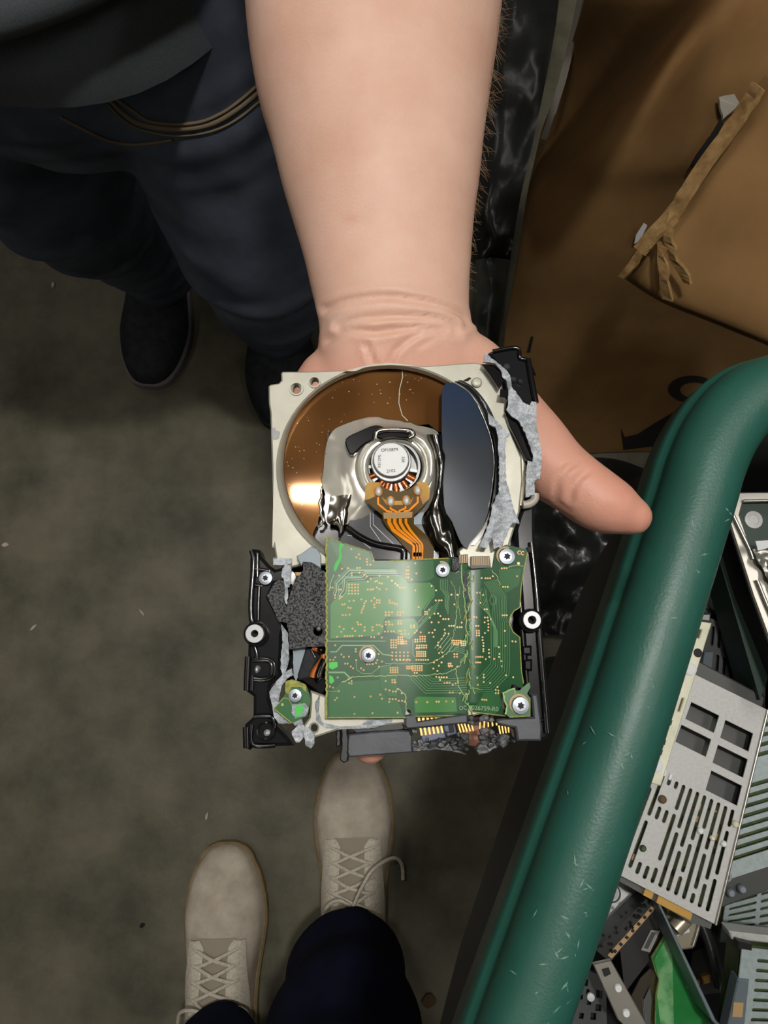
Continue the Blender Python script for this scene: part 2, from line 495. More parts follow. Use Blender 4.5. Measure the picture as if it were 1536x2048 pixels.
# litter on the concrete
def chip(u, v, L, w, ang, m, lab):
    p = W(u, v, 0.0); q = []
    for k in range(7):
        a = 2*math.pi*k/7 + .3*k % .5
        r = 1 + .25*math.sin(3.1*k)
        q.append(Vector((p.x + math.cos(ang)*L*r*math.cos(a) - math.sin(ang)*w*r*math.sin(a),
                         p.y + math.sin(ang)*L*r*math.cos(a) + math.cos(ang)*w*r*math.sin(a), .004)))
    b = MB(); b.prism([q], .004, cham=.001)
    tag(b.build('debris_chip', m, None, p), lab, 'debris')
chip(107, 571, .006, .0028, 1.5, 'debris', 'pale sliver of debris on the floor left of the dark boot')
chip(414, 1632, .006, .0022, 1.4, 'debris', 'pale crumb of debris on the floor just ahead of the left beige boot')
chip(68, 1255, .007, .0022, .8, 'debris', 'short pale scratchy splinter on the open floor at far left')
chip(285, 1226, .008, .0018, -.9, 'debris', 'thin pale splinter on the floor left of the black drive rail')
chip(285, 1850, .004, .003, .4, 'ink', 'small dark crumb on the floor left of the left beige boot')
chip(12, 1090, .006, .004, .1, 'debris', 'pale flake on the floor at the left border of the picture')
chip(858, 2000, .011, .010, .1, 'rust', 'round brown spot of dried rust on the floor beside the navy trouser leg')
# ------------------------------------------------------------------ the wrecked hard drive in the hand
Z0 = CAM_H - 0.266                                   # height of the circuit board's upper side
drive = thing('hard_drive', 'crushed hard drive lying upside down on the open palm, green circuit board facing up', 'hard drive', W(790, 1100, Z0 - .02))
def flat(dz): return lambda u, v: dz
def D(u, v, dz=0.0): return W(u, v, Z0 + dz)
PXD = PXS(Z0, 1200)                                  # metres per pixel there
def lay(b, loops, dz, thick, mi=0, smi=None, cham=0.0):
    b.prism([[D(u, v, dz) for u, v in l] for l in loops], thick, mi, smi, cham)
def strip(b, pts, w, zf, mi=0, step=14, lift=.00008, closed=False):
    """flat ribbon w picture pixels wide that follows the surface zf"""
    P = jag(pts, step, 0.0, closed) + ([pts[0]] if closed else [])
    L, R = [], []
    n = len(P)
    for i in range(n):
        a = P[max(i-1, 0)]; c = P[min(i+1, n-1)]
        dx, dy = c[0]-a[0], c[1]-a[1]; q = math.hypot(dx, dy) or 1
        nx, ny = -dy/q*w/2, dx/q*w/2
        L.append((P[i][0]+nx, P[i][1]+ny)); R.append((P[i][0]-nx, P[i][1]-ny))
    b.grid([[D(u, v, zf(u, v)+lift) for u, v in L], [D(u, v, zf(u, v)+lift) for u, v in R]], mi, False)
def ringmark(b, u, v, r0, r1, zf, mi, seg=8, lift=.0001):
    c = D(u, v, zf(u, v) + lift)
    b.lathe(c, [(r0*PXD, 0), (r1*PXD, 0)], seg, mi, False)
def discmark(b, u, v, r, zf, mi, seg=8, lift=.00012):
    c = D(u, v, zf(u, v) + lift)
    b.add([c + Vector((math.cos(2*math.pi*k/seg)*r*PXD, math.sin(2*math.pi*k/seg)*r*PXD, 0)) for k in range(seg)], [tuple(range(seg))], mi)

# --- base plate with the round bowl
EC = (778, 938); ERX, ERY = 223, 208.5
bowl = circ(EC[0], EC[1], ERX, 72, ERY)
def rim_f(q):                                        # the bowl's wall slopes gently at the left, is steep at the top
    return .988 - .058*max(0.0, math.cos(q - math.radians(158)))**1.5
plate_out = Z1([(272,440),(290,425),(370,412),(395,385),(392,315),(410,300),(640,300),(900,290),(1110,284)]) + [(728,732),(752,728.5),(778,727),(806,728),(836,731)] + \
    Z2([(320,232),(760,200),(840,215),(1010,410),(1010,480),(1060,540),(1040,640),(1100,850),(1190,1060),(1200,1260),(1170,1560)]) + \
    [(1012,1110),(1008,1250),(1012,1420),(900,1440),(800,1448)] + Z3([(1000,1690),(820,1710),(640,1770),(520,1700),(590,1600),(600,1480),(600,1370),(660,1390),(740,1420),(745,300),(560,290),(440,320),(345,310),(310,270),(285,100)]) + Z1([(325,1990),(308,1300),(290,700),(275,600)])
holes = [Z1(circ(540,468,34,14,52)), Z1(circ(718,408,38,14,45)), circ(628,1456,7,12,8)]
b = MB()
lay(b, [plate_out, bowl] + holes, -.005, .004, cham=.0006)
# bowl wall
for k in range(72):
    pass
rows = []
for f, dz in ((0, -.0054), (.35, -.0062), (.8, -.0098), (1, -.0135)):
    row = []
    for k in range(73):
        q = 2*math.pi*k/72; g = 1 + (rim_f(q)-1)*f
        row.append(D(EC[0] + ERX*g*math.cos(q), EC[1] + ERY*g*math.sin(q), dz))
    rows.append(row)
b.grid(rows, 0, True)
b.build('base_plate', 'plate_metal', drive)
b = MB()
for (u, v, r) in ((629, 765, 11), (593, 778, 13)):
    b = MB(); b.lathe(D(u, v, -.005), [(r*PXD*1.25, 0), (r*PXD*1.2, .0006), (r*PXD*.98, .0006), (r*PXD*.95, -.002)], 20, 0); b.build('hole_rim', 'plate_metal', drive)
b = MB(); b.lathe(D(953, 766, -.005), [(12*PXD, 0), (11*PXD, .001), (8*PXD, .0013), (0, .0014)], 18, 0)
b.build('boss', 'plate_metal', drive)
b = MB()
lay(b, [jag(Z1([(310,850),(330,835),(350,870),(385,880),(370,945),(320,960),(305,920)]), 4, .8)], -.0048, .0008)
b.build('dirt', 'steel_dark', drive); b = MB()
lay(b, [jag(Z2([(690,350),(720,335),(735,350),(700,372),(660,368)]), 3, .5)], -.0048, .0006, 0)
b.build('dirt', 'ink', drive)

# --- black underside chamber floor
b = MB()
inner = [(565,900),(620,780),(778,732),(930,775),(1000,900),(1030,1000),(1045,1100),(1045,1430),(830,1440),(640,1440),(600,1420),(562,1340),(565,1150),(610,1120)]
lay(b, [inner], -.0145, .002)
b.build('chamber_floor', 'black_gloss', drive)

# --- copper coloured platter
pl = [(EC[0]+ERX*(rim_f(a)+.004)*math.cos(a), EC[1]+ERY*(rim_f(a)+.004)*math.sin(a)) for a in [math.radians(d) for d in range(134, 305, 3)]]
pl += Z2([(560,380),(480,420),(468,560),(468,830),(440,830),(400,800),(350,760),(250,770)]) + \
      Z5([(760,270),(600,190),(480,250),(150,310),(20,360)]) + Z1([(862,940),(840,880),(850,1000),(830,1180),(810,1280),(790,1400),(785,1560),(750,1740),(700,1850),(600,2000)])
pl = [(u, v) for u, v in pl]
def platter_z(u, v):
    x, y = (u-EC[0])/ERX, (v-EC[1])/ERY
    r = math.hypot(x, y)
    return -.0100 - .0006*(r*r) + .00003*math.sin(4.1*x+1.0)*math.cos(3.3*y)
b = MB(); b.sheet([pl], platter_z, .0008, 0, 0, 14, 14, Z0)
b.build('platter', 'copper_mirror', drive)
b = MB()
strip(b, Z2([(105,235),(115,330),(85,450),(80,570),(110,680),(160,730)]), 1.6, platter_z, 0, lift=.0002)
rnd = random.Random(5)
for _ in range(60):
    a = rnd.uniform(math.radians(140), math.radians(290)); r = rnd.uniform(.62, .93)
    discmark(b, EC[0]+ERX*r*math.cos(a), EC[1]+ERY*r*math.sin(a), rnd.uniform(.5, 1.4), platter_z, 0, 6, .0002)
b.build('scratch', 'debris', drive)['kind'] = 'stuff'
# bright bent rim at the platter's torn edge
b = MB()
edge = Z1([(845,875),(848,980),(835,1100),(825,1200),(800,1300),(785,1450),(770,1600),(800,1750),(750,1790)])
P = [(u + math.sin(i*1.7)*1.6, v) for i, (u, v) in enumerate(smooth_path(edge, 5))]
b.tube([D(u, v, -.0094) for u, v in P], [.00055 + .00035*noise.noise(Vector((i*.37, 2.2, 0))) for i in range(len(P))], 7)
b.build('torn_rim', 'chrome', drive)

# --- crumpled bright casting round the motor
HC = (789, 934)
def casting_edge(a):
    # outline radius by angle (picture degrees, 0 right, 90 down)
    K = [(0,98),(25,108),(45,120),(60,112),(75,80),(105,80),(118,105),(130,150),(150,148),(165,146),(180,140),(200,142),(212,140),(225,124),(240,112),(262,92),(285,88),(300,92),(320,108),(340,104),(360,98)]
    for (a0, r0), (a1, r1) in zip(K, K[1:]):
        if a0 <= a <= a1: return r0 + (r1-r0)*(a-a0)/(a1-a0)
rows = []
NR = 16
for i in range(NR + 1):
    f = i / NR; row = []
    for k in range(121):
        a = 3*k
        R = casting_edge(a % 360) + (5*noise.noise(Vector((a % 360*.09, 3.3, 0))) if i == NR else 0)
        r = 62 + (R-62)*f
        u, v = HC[0] + r*math.cos(math.radians(a)), HC[1] + r*math.sin(math.radians(a))
        w = min(1, f*2.5)
        ca = math.cos(math.radians(a)); sa = math.sin(math.radians(a))
        dz = -.0055 - .0040*f + w*(.0010*noise.noise(Vector((u*.022, v*.016, 1.7))) + .0003*noise.noise(Vector((u*.06, v*.05, 5.2))))
        dz += .0022*math.exp(-((f-.35)/.16)**2)*(.6 + .4*ca)
        row.append(D(u, v, dz))
    rows.append(row)
b = MB(); b.grid(rows, 0, True, .0008, flip=True)
b.build('crumpled_casting', 'satin_chrome', drive)
# torn tails of that casting
def blade(b, left, right, zf, n=6, mi=0, thick=.0006, seed=0.0, amp=.0012):
    A = smooth_path(left, n); B = smooth_path(right, n)
    m = min(len(A), len(B)); rows = []
    for i in range(m):
        row = []
        for j in range(7):
            f = j/6
            u = A[i][0]*(1-f)+B[i][0]*f; v = A[i][1]*(1-f)+B[i][1]*f
            dz = zf(i/(m-1), f) + amp*noise.noise(Vector((u*.05+seed, v*.03, seed)))
            row.append(D(u, v, dz))
        rows.append(row)
    b.grid(rows, mi, True, thick)
b = MB()
blade(b, Z5([(1200,330),(1290,560),(1330,800),(1320,1100),(1230,1330),(1150,1480),(1240,1720),(1330,1880),(1400,2000)]),
         Z5([(1390,340),(1385,520),(1430,620),(1410,860),(1400,1130),(1420,1330),(1500,1480),(1560,1750),(1640,2020)]),
      lambda t, f: -.0035 - .002*t + .0028*math.sin(math.pi*f), seed=2.0)
b.build('torn_tail', 'smoke_mirror', drive)
b = MB()
blade(b, Z1([(870,1500),(860,1600),(835,1740),(900,1760),(950,1800),(960,1900)]),
         Z1([(1110,1480),(1080,1560),(1040,1620),(1020,1720),(1010,1760),(1000,1770)]),
      lambda t, f: -.0078 - .002*t + .0015*math.sin(math.pi*f), seed=5.0)
b.build('torn_tail', 'chrome', drive)
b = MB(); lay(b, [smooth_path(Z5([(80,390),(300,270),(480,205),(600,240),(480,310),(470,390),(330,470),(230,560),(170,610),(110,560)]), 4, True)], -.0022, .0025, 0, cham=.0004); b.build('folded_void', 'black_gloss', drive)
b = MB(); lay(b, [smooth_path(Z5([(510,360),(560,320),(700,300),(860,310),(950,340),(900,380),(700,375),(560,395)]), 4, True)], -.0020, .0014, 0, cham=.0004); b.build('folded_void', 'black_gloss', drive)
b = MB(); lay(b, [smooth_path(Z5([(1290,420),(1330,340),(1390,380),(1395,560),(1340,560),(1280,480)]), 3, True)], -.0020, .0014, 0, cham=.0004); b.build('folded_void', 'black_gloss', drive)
b = MB()
b.tube([D(u, v, -.0022) for u, v in smooth_path(Z5([(480,390),(500,310),(600,275),(800,270),(950,285),(1000,340),(940,390)]), 6)], .0011, 8)
b.build('fold_lip', 'chrome', drive)

# --- motor
mc = (783, 932)
b = MB()
k = PXD
b.lathe(D(mc[0]+8, mc[1]+4, -.006), [(88*k,-.002),(86*k,.001),(80*k,.0024),(74*k,.0018),(70*k,.0004),(66*k,.0003),(64*k,.0016),(60*k,.002),(57*k,.0012),(54*k,-.003)], 64, 0, sy=.96)
b.build('motor_rim', 'satin_chrome', drive)
b = MB(); b.lathe(D(mc[0]+4, mc[1]+2, -.006), [(57*k,.0010),(52*k,.0010),(50*k,-.003),(20*k,-.003),(0,-.003)], 48, 0)
b.build('motor_well', 'steel_dark', drive)
def coil(ang, r0, r1, w):
    a = math.radians(ang); bb = MB()
    c0 = D(mc[0]+3 + r0*math.cos(a), mc[1]+4 + r0*math.sin(a), -.0052)
    c1 = D(mc[0]+3 + r1*math.cos(a), mc[1]+4 + r1*math.sin(a), -.0052)
    n = 26
    P = [c0.lerp(c1, i/n) for i in range(n+1)]
    bb.tube(P, [w*k*(.86 + .14*math.sin(i*2.1)) for i in range(n+1)], 10, 0)
    bb.build('copper_coil', 'copper_wire', drive)
for ang in (158, 128, 108, 82, 55, 28): coil(ang, 33, 50, 8.5)
b = MB()   # stamped stator tips between the coils
for ang in (143, 118, 95, 68, 40, 12, 178):
    a = math.radians(ang)
    c = [(mc[0]+2+r*math.cos(a+s), mc[1]+r*math.sin(a+s)) for r, s in ((36,-.10),(51,-.05),(51,.05),(36,.10))]
    lay(b, [c], -.0048, .002, 0)
lay(b, [jag(circ(mc[0]-1, mc[1]-9, 41, 24), 6, 1.2)], -.0030, .002, 0, cham=.0003)
b.build('stator', 'steel', drive)
cap = (mc[0]-1, mc[1]-11)
b = MB(); b.lathe(D(cap[0], cap[1], -.0028), [(39*k,-.001),(38.5*k,.0010),(36.5*k,.0016),(36*k,.0013)], 48, 0)
b.build('motor_cap', 'steel', drive)
b = MB()
b.lathe(D(cap[0], cap[1], -.0028), [(36*k,.0013),(35*k,.0015),(0,.0015)], 48, 0, False)
def flat_text(b, s, u, v, size_px, ang, dz, mi):
    M = Matrix.Translation(D(u, v, dz)) @ Matrix.Rotation(math.radians(ang), 4, 'Z')
    b.text(s, size_px*PXD, M, mi)
TZ = -.0028 + .0016
flat_text(b, 'OF10879', 779, 900, 9.5, 3, TZ, 1)
flat_text(b, '2102', 782, 942, 9.5, 5, TZ, 1)
flat_text(b, 'R012ML', 759, 922, 8.5, 90, TZ, 1)
flat_text(b, '228', 806, 919, 8.5, -90, TZ, 1)
b.build('motor_label', ['label_white', 'print_black'], drive)['label'] = 'round white label with small black lettering'

# --- black plate under the flex cable
b = MB()
lay(b, [Z5([(90,1600),(130,1480),(210,1420),(340,1290),(400,1260),(560,1420),(1010,1440),(1150,1330),(1150,1480),(1240,1640),(1300,1800),(1370,2060),(0,2060),(-40,1800)])], -.0085, .002, 0, cham=.0005)
lay(b, [Z5([(1010,1440),(1140,1380),(1150,1560),(1010,1560)])], -.0082, .0005, 1)
lay(b, [Z5([(1290,1940),(1350,1930),(1350,2010),(1290,2015)])], -.0080, .0005, 2)
zf = flat(-.0085)
strip(b, Z5([(340,1290),(415,1350),(415,1590),(570,1815),(785,1880),(455,1565),(450,1350),(370,1270)]), 1.0, zf, 2)
strip(b, Z5([(100,1710),(200,1725),(420,1890)]), 1.2, zf, 2)
strip(b, Z5([(200,1420),(330,1290)]), 1.0, zf, 2)
b.build('inner_cover', ['charcoal_gloss', 'blue_grey', 'white_line'], drive)
b = MB()
b.tube([D(u, v, -.0082) for u, v in smooth_path(Z5([(90,1600),(250,1720),(480,1830),(800,1890),(870,1930),(870,2050)]), 6)], .0013, 8)
b.build('cover_ridge', 'black_gloss', drive)

# --- orange flex cable
def fxz(u, v):
    f = max(0.0, min(1.0, (v - 1012)/70.0)); f = f*f*(3-2*f)
    return -.0028 - .0046*f
b = MB()
tape = Z5([(345,1040),(390,990),(530,985),(600,1060),(690,1100),(780,1115),(870,1105),(960,1075),(1060,985),(1180,985),(1230,1080),(1220,1210),(1150,1300),(1010,1440),(1010,1560),(1290,1800),(1280,2060),(960,2060),(960,1960),(640,1600),(580,1490),(580,1440),(340,1230)])
def fpatch(l, mi, lift):
    b.sheet([Z5(l)], lambda u, v: fxz(u, v) + lift, .0001, mi, mi, 14, 10, Z0)
b.sheet([tape], fxz, .0003, 1, 1, 14, 10, Z0)
fpatch([(345,1040),(390,990),(530,985),(560,1030),(470,1090),(480,1180),(400,1215),(340,1230)], 0, .0001)
fpatch([(1040,1000),(1060,985),(1180,985),(1230,1080),(1220,1210),(1130,1290),(1090,1180),(1110,1080)], 0, .0001)
fpatch([(590,1400),(990,1390),(985,1470),(600,1485)], 2, .0001)
fpatch([(560,1180),(640,1240),(960,1240),(1010,1180),(960,1290),(640,1300)], 0, .0001)
fst = lambda l, w, mi=3, lift=.0002: strip(b, Z5(l), w, fxz, mi, 6, lift)
for pads, w in (([(520,1190),(520,1280),(640,1380),(715,1390)], 4.0), ([(690,1310),(690,1345),(760,1385),(785,1395)], 4.0),
                ([(895,1310),(895,1340),(815,1375),(800,1400)], 4.0), ([(1062,1180),(1062,1260),(940,1375),(870,1385)], 4.0)):
    fst(pads, w)
for i in range(4):
    o = 76*i
    fst([(672+o,1480),(672+o,1540),(730+o,1640),(1000+o*.5,1830),(1015+o*.47,1860),(1012+o*.47,2060)], 7.6 - .8*i)
    fst([(715+o,1480),(715+o,1540),(775+o,1640),(1030+o*.48,1830),(1040+o*.45,1860),(1036+o*.45,2060)], 1.2, 1, .0003)
fpatch([(1000,1945),(1120,1945),(1120,2000),(1000,2000)], 4, .0002)
b.build('flex_cable', ['amber_film', 'amber_dark', 'tan_contact', 'orange_trace', 'gold'], drive)
for u, v in Z5([(522,1115),(690,1250),(905,1240),(1058,1100)]):
    b = MB()
    b.lathe(D(u, v, fxz(u, v)), [(9*k,.0002),(8.4*k,.0007),(7.4*k,.0008)], 14, 1, sy=1.3)
    b.ball(D(u, v, fxz(u, v)+.0006), (7.2*k, 10.5*k, .0013), 14, 0)
    b.build('solder_pad', ['solder', 'orange_trace'], drive)

# --- dark platter segment at the right
sp = Z2([(560,385),(480,420),(470,560),(470,900),(480,1100),(490,1500),(560,1640),(640,1830),(700,1880),(720,1840),(800,1740),(880,1580),(915,1400),(935,1150),(920,920),(880,760),(800,600),(720,480),(640,420)])
b = MB(); b.sheet([smooth_path(sp, 3, True)], lambda u, v: -.0030 + .0016*((u-930)/50)*((v-930)/160)*.5, .0010, 0, 1, 22, 30, Z0)
b.build('platter_fragment', ['slate_mirror', 'grey_edge'], drive)['label'] = 'dark blue-grey broken platter segment'
b = MB()
for off, w, dz, mi in ((6, 8, -.0040, 0), (15, 8, -.0048, 1)):
    arc = Z2([(590,380),(690,440),(790,550),(870,690),(925,850),(950,1000),(955,1180),(935,1400),(890,1590),(820,1740),(730,1860)])
    A = smooth_path([(u + off*.6, v - off*.25) for u, v in arc], 5)
    lay(b, [[(u - w/2, v) for u, v in A] + [(u + w/2, v) for u, v in A[::-1]]], dz, .0008, mi)
b.build('platter_rim', ['black_gloss', 'charcoal_gloss'], drive)
b = MB()
A = smooth_path(Z2([(800,600),(870,760),(920,920),(940,1080),(935,1200),(912,1400),(870,1570)]), 6)
b.tube([D(u, v, -.0028) for u, v in A], .00022, 6)
b.build('polished_edge', 'chrome', drive)

# --- torn speckled metal on the right
foilA = Z2([(860,105),(905,150),(975,210),(1040,260),(1085,320),(1100,420),(1150,490),(1200,560),(1260,590),(1280,555),(1320,560),(1325,780),(1345,880),(1375,1050),(1355,1260),(1310,1270),(1305,1400),(1225,1420),(1230,1200),(1245,1090),(1290,1100),(1295,1050),(1240,890),(1200,790),(1150,720),(1100,690),(1050,630),(1070,560),(1070,440),(1050,360),(1020,340),(1000,270),(950,210),(840,200)])
foilB = Z2([(800,500),(850,560),(890,660),(960,730),(1050,820),(1090,850),(1050,880),(1040,940),(1045,1100),(1050,1250),(1080,1380),(1130,1560),(1170,1660),(1110,1650),(1060,1750),(1020,1860),(940,1890),(920,1790),(880,1880),(800,1870),(870,1720),(900,1640),(920,1500),(985,1370),(985,1100),(975,870),(955,790),(895,760),(885,660),(850,590)])
wav = lambda z, s: (lambda u, v: z + .0016*noise.noise(Vector((u*.03+s, v*.02, s))) + .0006*noise.noise(Vector((u*.11, v*.09+s, 0))))
b = MB(); b.sheet([jag(foilA, 5, 1.0, seed=3)], wav(.0012, 1.0), .0008, 0, 0, 8, 8, Z0, True); b.build('torn_casing_strip', 'torn_aluminium', drive)
b = MB(); b.sheet([jag(foilB, 5, 1.2, seed=4)], wav(.0006, 4.0), .0008, 0, 0, 8, 8, Z0, True); b.build('torn_casing_strip', 'torn_aluminium', drive)
b = MB(); lay(b, [Z2([(830,215),(950,225),(1000,280),(1030,360),(990,440),(960,400),(900,310)])], -.0005, .001, cham=.0002); b.build('black_shard', 'black_gloss', drive)
b = MB(); lay(b, [Z2([(1040,650),(1090,690),(1150,740),(1200,830),(1240,930),(1300,1060),(1285,1100),(1230,1070),(1160,930),(1120,850),(1080,770)])], -.0020, .003, cham=.0003); b.build('black_shard', 'black_gloss', drive)
b = MB(); lay(b, [Z2([(1000,440),(1070,450),(1080,520),(990,510)])], .0004, .001, cham=.0002); b.build('black_shard', 'black_gloss', drive)
b = MB()   # curved grey wall seen in the gap
A = Z2([(1050,880),(1130,860),(1180,960),(1195,1100),(1200,1280),(1180,1540),(1140,1500),(1080,1360),(1052,1200),(1044,1000)])
lay(b, [A], -.0075, .004, cham=.0008)
b.tube([D(u, v, -.0068) for u, v in smooth_path(Z2([(1150,880),(1185,1000),(1198,1150),(1196,1300),(1180,1500)]), 5)], .0012, 8)
b.build('bowl_wall', 'beige_metal', drive)
b = MB()
b.tube([D(u, v, -.0040) for u, v in smooth_path(Z2([(1200,1490),(1260,1480),(1305,1440),(1310,1390)]), 6)], .0016, 8)
b.build('clear_gasket', 'clear_tape', drive)

# --- black side rails with nuts and screws
railR = [(978,712),(985,700),(1035,692),(1041,697),(1043,715),(1056,717),(1063,760),(1074,810),(1070,1010),(1072,1100),(1082,1240),(1091,1380),(1098,1465),(1094,1478),(1080,1482),(1035,1478),(1028,1440),(1040,1432),(1052,1380),(1046,1280),(1038,1150),(1030,1060),(1046,1010),(1050,940),(1030,860),(1010,800),(1000,740)]
b = MB(); lay(b, [smooth_path(railR, 2, True)], -.0065, .010, cham=.0012)
b.build('side_rail', 'rail_black', drive)
b = MB()
for path, r, dz in (([(1062,1085),(1072,1180),(1079,1280),(1087,1380),(1094,1466)], .0016, -.0050), ([(1056,718),(1063,760),(1072,806)], .0016, -.0045),
                    ([(985,703),(1034,696),(1040,716),(1054,719)], .0012, -.0045), ([(1030,1120),(1040,1200),(1046,1290),(1055,1380)], .0012, -.0052),
                    ([(1050,1395),(1052,1440),(1085,1440)], .0010, -.0050)):
    b = MB(); b.tube([D(u, v, -.0066 + r*.35) for u, v in smooth_path(path, 5)], r*.75, 8); b.build('rail_ridge', 'black_gloss', drive)
for (u, v, w, h) in ((1054,1301,10,10), (1056,1330,9,12)):
    b = MB(); lay(b, [[(u-w,v-h),(u+w,v-h),(u+w,v+h),(u-w,v+h)]], -.0048, .002, cham=.0008); b.build('rail_block', 'black_gloss', drive)
for (u, v, r) in ((1013,735,6), (1026,760,5), (1040,764,4), (1058,1100,5)):
    b = MB(); b.lathe(D(u, v, -.006), [(r*k*1.4,0),(r*k,.0012),(r*k*.5,.0016),(0,.0010)], 14, 0); b.build('rail_stud', 'steel_dark', drive)
railL = Z3([(85,175),(100,160),(165,165),(182,225),(250,300),(300,335),(420,300),(440,340),(420,440),(300,460),(250,570),(320,700),(390,800),(360,900),(358,1010),(345,1180),(355,1240),(262,1330),(255,1440),(290,1560),(300,1660),(400,1760),(460,1840),(330,1845),(120,1845),(80,1880),(38,1860),(38,1660),(85,1620),(110,1590),(112,1420),(50,1375),(60,1200),(78,700)])
b = MB(); lay(b, [railL], -.0065, .010, cham=.0012)
b.build('side_rail', 'rail_black', drive)
b = MB()
for path, r, dz in (([(100,175),(115,230),(115,330),(95,600),(100,760),(130,800)], .0014, -.0050), ([(150,200),(150,400)], .0010, -.0052), ([(165,480),(160,600),(155,770)], .0009, -.0055),
                    ([(120,330),(250,350)], .0010, -.0052), ([(130,470),(180,480)], .0010, -.0052),
                    ([(125,985),(145,1060),(140,1110)], .0010, -.0052), ([(70,1080),(62,1240),(58,1370)], .0016, -.0050), ([(105,1240),(100,1370)], .0012, -.0052),
                    ([(110,1115),(200,1112),(260,1130),(272,1190),(255,1250),(200,1268),(110,1262)], .0010, -.0050), ([(110,1098),(215,1096),(285,1125),(296,1190),(280,1262),(215,1285),(110,1280)], .0008, -.0052),
                    ([(120,1590),(260,1590),(295,1640),(290,1700)], .0012, -.0050), ([(55,1680),(60,1860)], .0018, -.0048), ([(100,1660),(110,1830),(300,1835)], .0012, -.0052)):
    b = MB(); b.tube([D(u, v, -.0066 + r*.35) for u, v in smooth_path(Z3(path), 6)], r*.75, 8); b.build('rail_ridge', 'black_gloss', drive)
b = MB(); b.lathe(D(*Z3([(225,1715)])[0], -.0066), [(84*k/4.266,.0002),(78*k/4.266,.0016),(66*k/4.266,.0014),(56*k/4.266,-.002)], 28, 0)
b.build('screw_well', 'black_gloss', drive)
b = MB()
b.lathe(D(*Z3([(235,1728)])[0], -.0066), [(6.5*k,0),(6*k,.0016),(3.4*k,.0018),(3*k,.0006),(0,.0006)], 16, 0); b.build('rail_stud', 'steel', drive); b = MB()
b.lathe(D(*Z3([(150,1190)])[0], -.0066), [(4.6*k,0),(4.4*k,.0018),(2*k,.0022),(0,.0022)], 14, 0, sy=1.7)
b.build('rail_stud', 'steel', drive)
def nut(u, v, dz, r, h):
    b = MB()
    b.lathe(D(u, v, dz), [(r*k*1.32,-.001),(r*k*1.28,.0008),(r*k*1.1,.0012)], 32, 1)
    b.lathe(D(u, v, dz), [(r*k,0),(r*k,.0024),(r*k*.94,.0030),(h*k*1.15,.0030),(h*k,.0026),(h*k,-.003)], 32, 0)
    b.lathe(D(u, v, dz), [(h*k,-.002),(0,-.002)], 20, 2)
    b.build('threaded_insert', ['steel', 'rail_black', 'black_hole'], drive)
nut(1061, 1241, -.0045, 18.5, 7.5)
nut(512, 1268, -.0045, 19, 6.5)

# --- lower left: torn cream casting and white rim
b = MB()
A = Z3([(250,1380),(330,1270),(400,1200),(440,1180),(450,1240),(400,1270),(360,1320),(340,1400),(330,1460),(340,1560),(400,1620),(440,1650),(330,1650),(290,1600),(270,1480)])
b.sheet([jag(A, 5, .8, seed=9)], wav(-.0030, 7.0), .0008, 0, 0, 9, 9, Z0); b.build('torn_casting_edge', 'torn_aluminium', drive); b = MB()
A = Z3([(352,800),(372,830),(410,880),(415,1010),(420,1100),(400,1180),(370,1250),(345,1180),(350,1060),(365,960)])
b.sheet([jag(A, 5, .8, seed=11)], wav(-.0045, 9.0), .0008, 0, 0, 9, 9, Z0); b.build('torn_casting_edge', 'torn_aluminium', drive); b = MB()
A = Z3([(282,300),(285,235),(440,240),(440,290),(380,300)])
b.sheet([jag(A, 5, .9, seed=12)], wav(-.0035, 9.0), .0008, 0, 0, 9, 9, Z0); b.build('torn_casting_edge', 'torn_aluminium', drive); b = MB()
A = Z3([(640,1470),(665,1430),(680,1400),(672,1560),(700,1640),(850,1680),(1030,1670),(1080,1620),(1300,1610),(1300,1640),(1140,1690),(900,1700),(720,1690),(650,1630)])
b.sheet([jag(A, 5, .8, seed=13)], wav(-.0040, 9.0), .0008, 0, 0, 9, 9, Z0)
b.build('torn_casting_edge', 'torn_aluminium', drive)
b = MB()
lay(b, [Z3([(655,1420),(735,1400),(750,1640),(1090,1610),(1030,1665),(850,1675),(690,1640),(665,1560)])], -.0060, .002, cham=.0004)
lay(b, [Z3([(590,1010),(740,1000),(740,1330),(700,1420),(640,1360),(500,1270)])], -.0062, .002, 0, cham=.0004)
b.build('black_recess', 'black_gloss', drive)
b = MB()
lay(b, [Z3([(560,1010),(600,1010),(640,1090),(655,1100),(600,1260),(500,1280),(490,1240)])], -.0048, .002, 0, cham=.0006)
zz = flat(-.0048)
ringmark(b, *Z3([(582,1162)])[0], 9.0, 10.6, zz, 1, 20)
b.build('actuator_block', ['charcoal_gloss', 'black_hole'], drive)
b = MB()
b.tube([D(u, v, -.0046) for u, v in smooth_path(Z3([(620,1000),(690,1030),(715,1090),(640,1200),(620,1260)]), 5)], .0012, 8, 0)
b.tube([D(u, v, -.0040) for u, v in smooth_path(Z3([(735,1110),(700,1180),(680,1250),(690,1270)]), 5)], .0020, 8, 1)
b.ball(D(*Z3([(700,1020)])[0], -.0042), .002, 10, 1)
b.build('voice_coil', ['amber_glue', 'smoke_mirror'], drive)
b = MB()
lay(b, [jag(Z3([(450,1000),(560,1000),(500,1240),(480,1290),(455,1240)]), 6, .8)], -.0055, .001, 0)
b.build('grey_flap', 'blue_grey', drive)

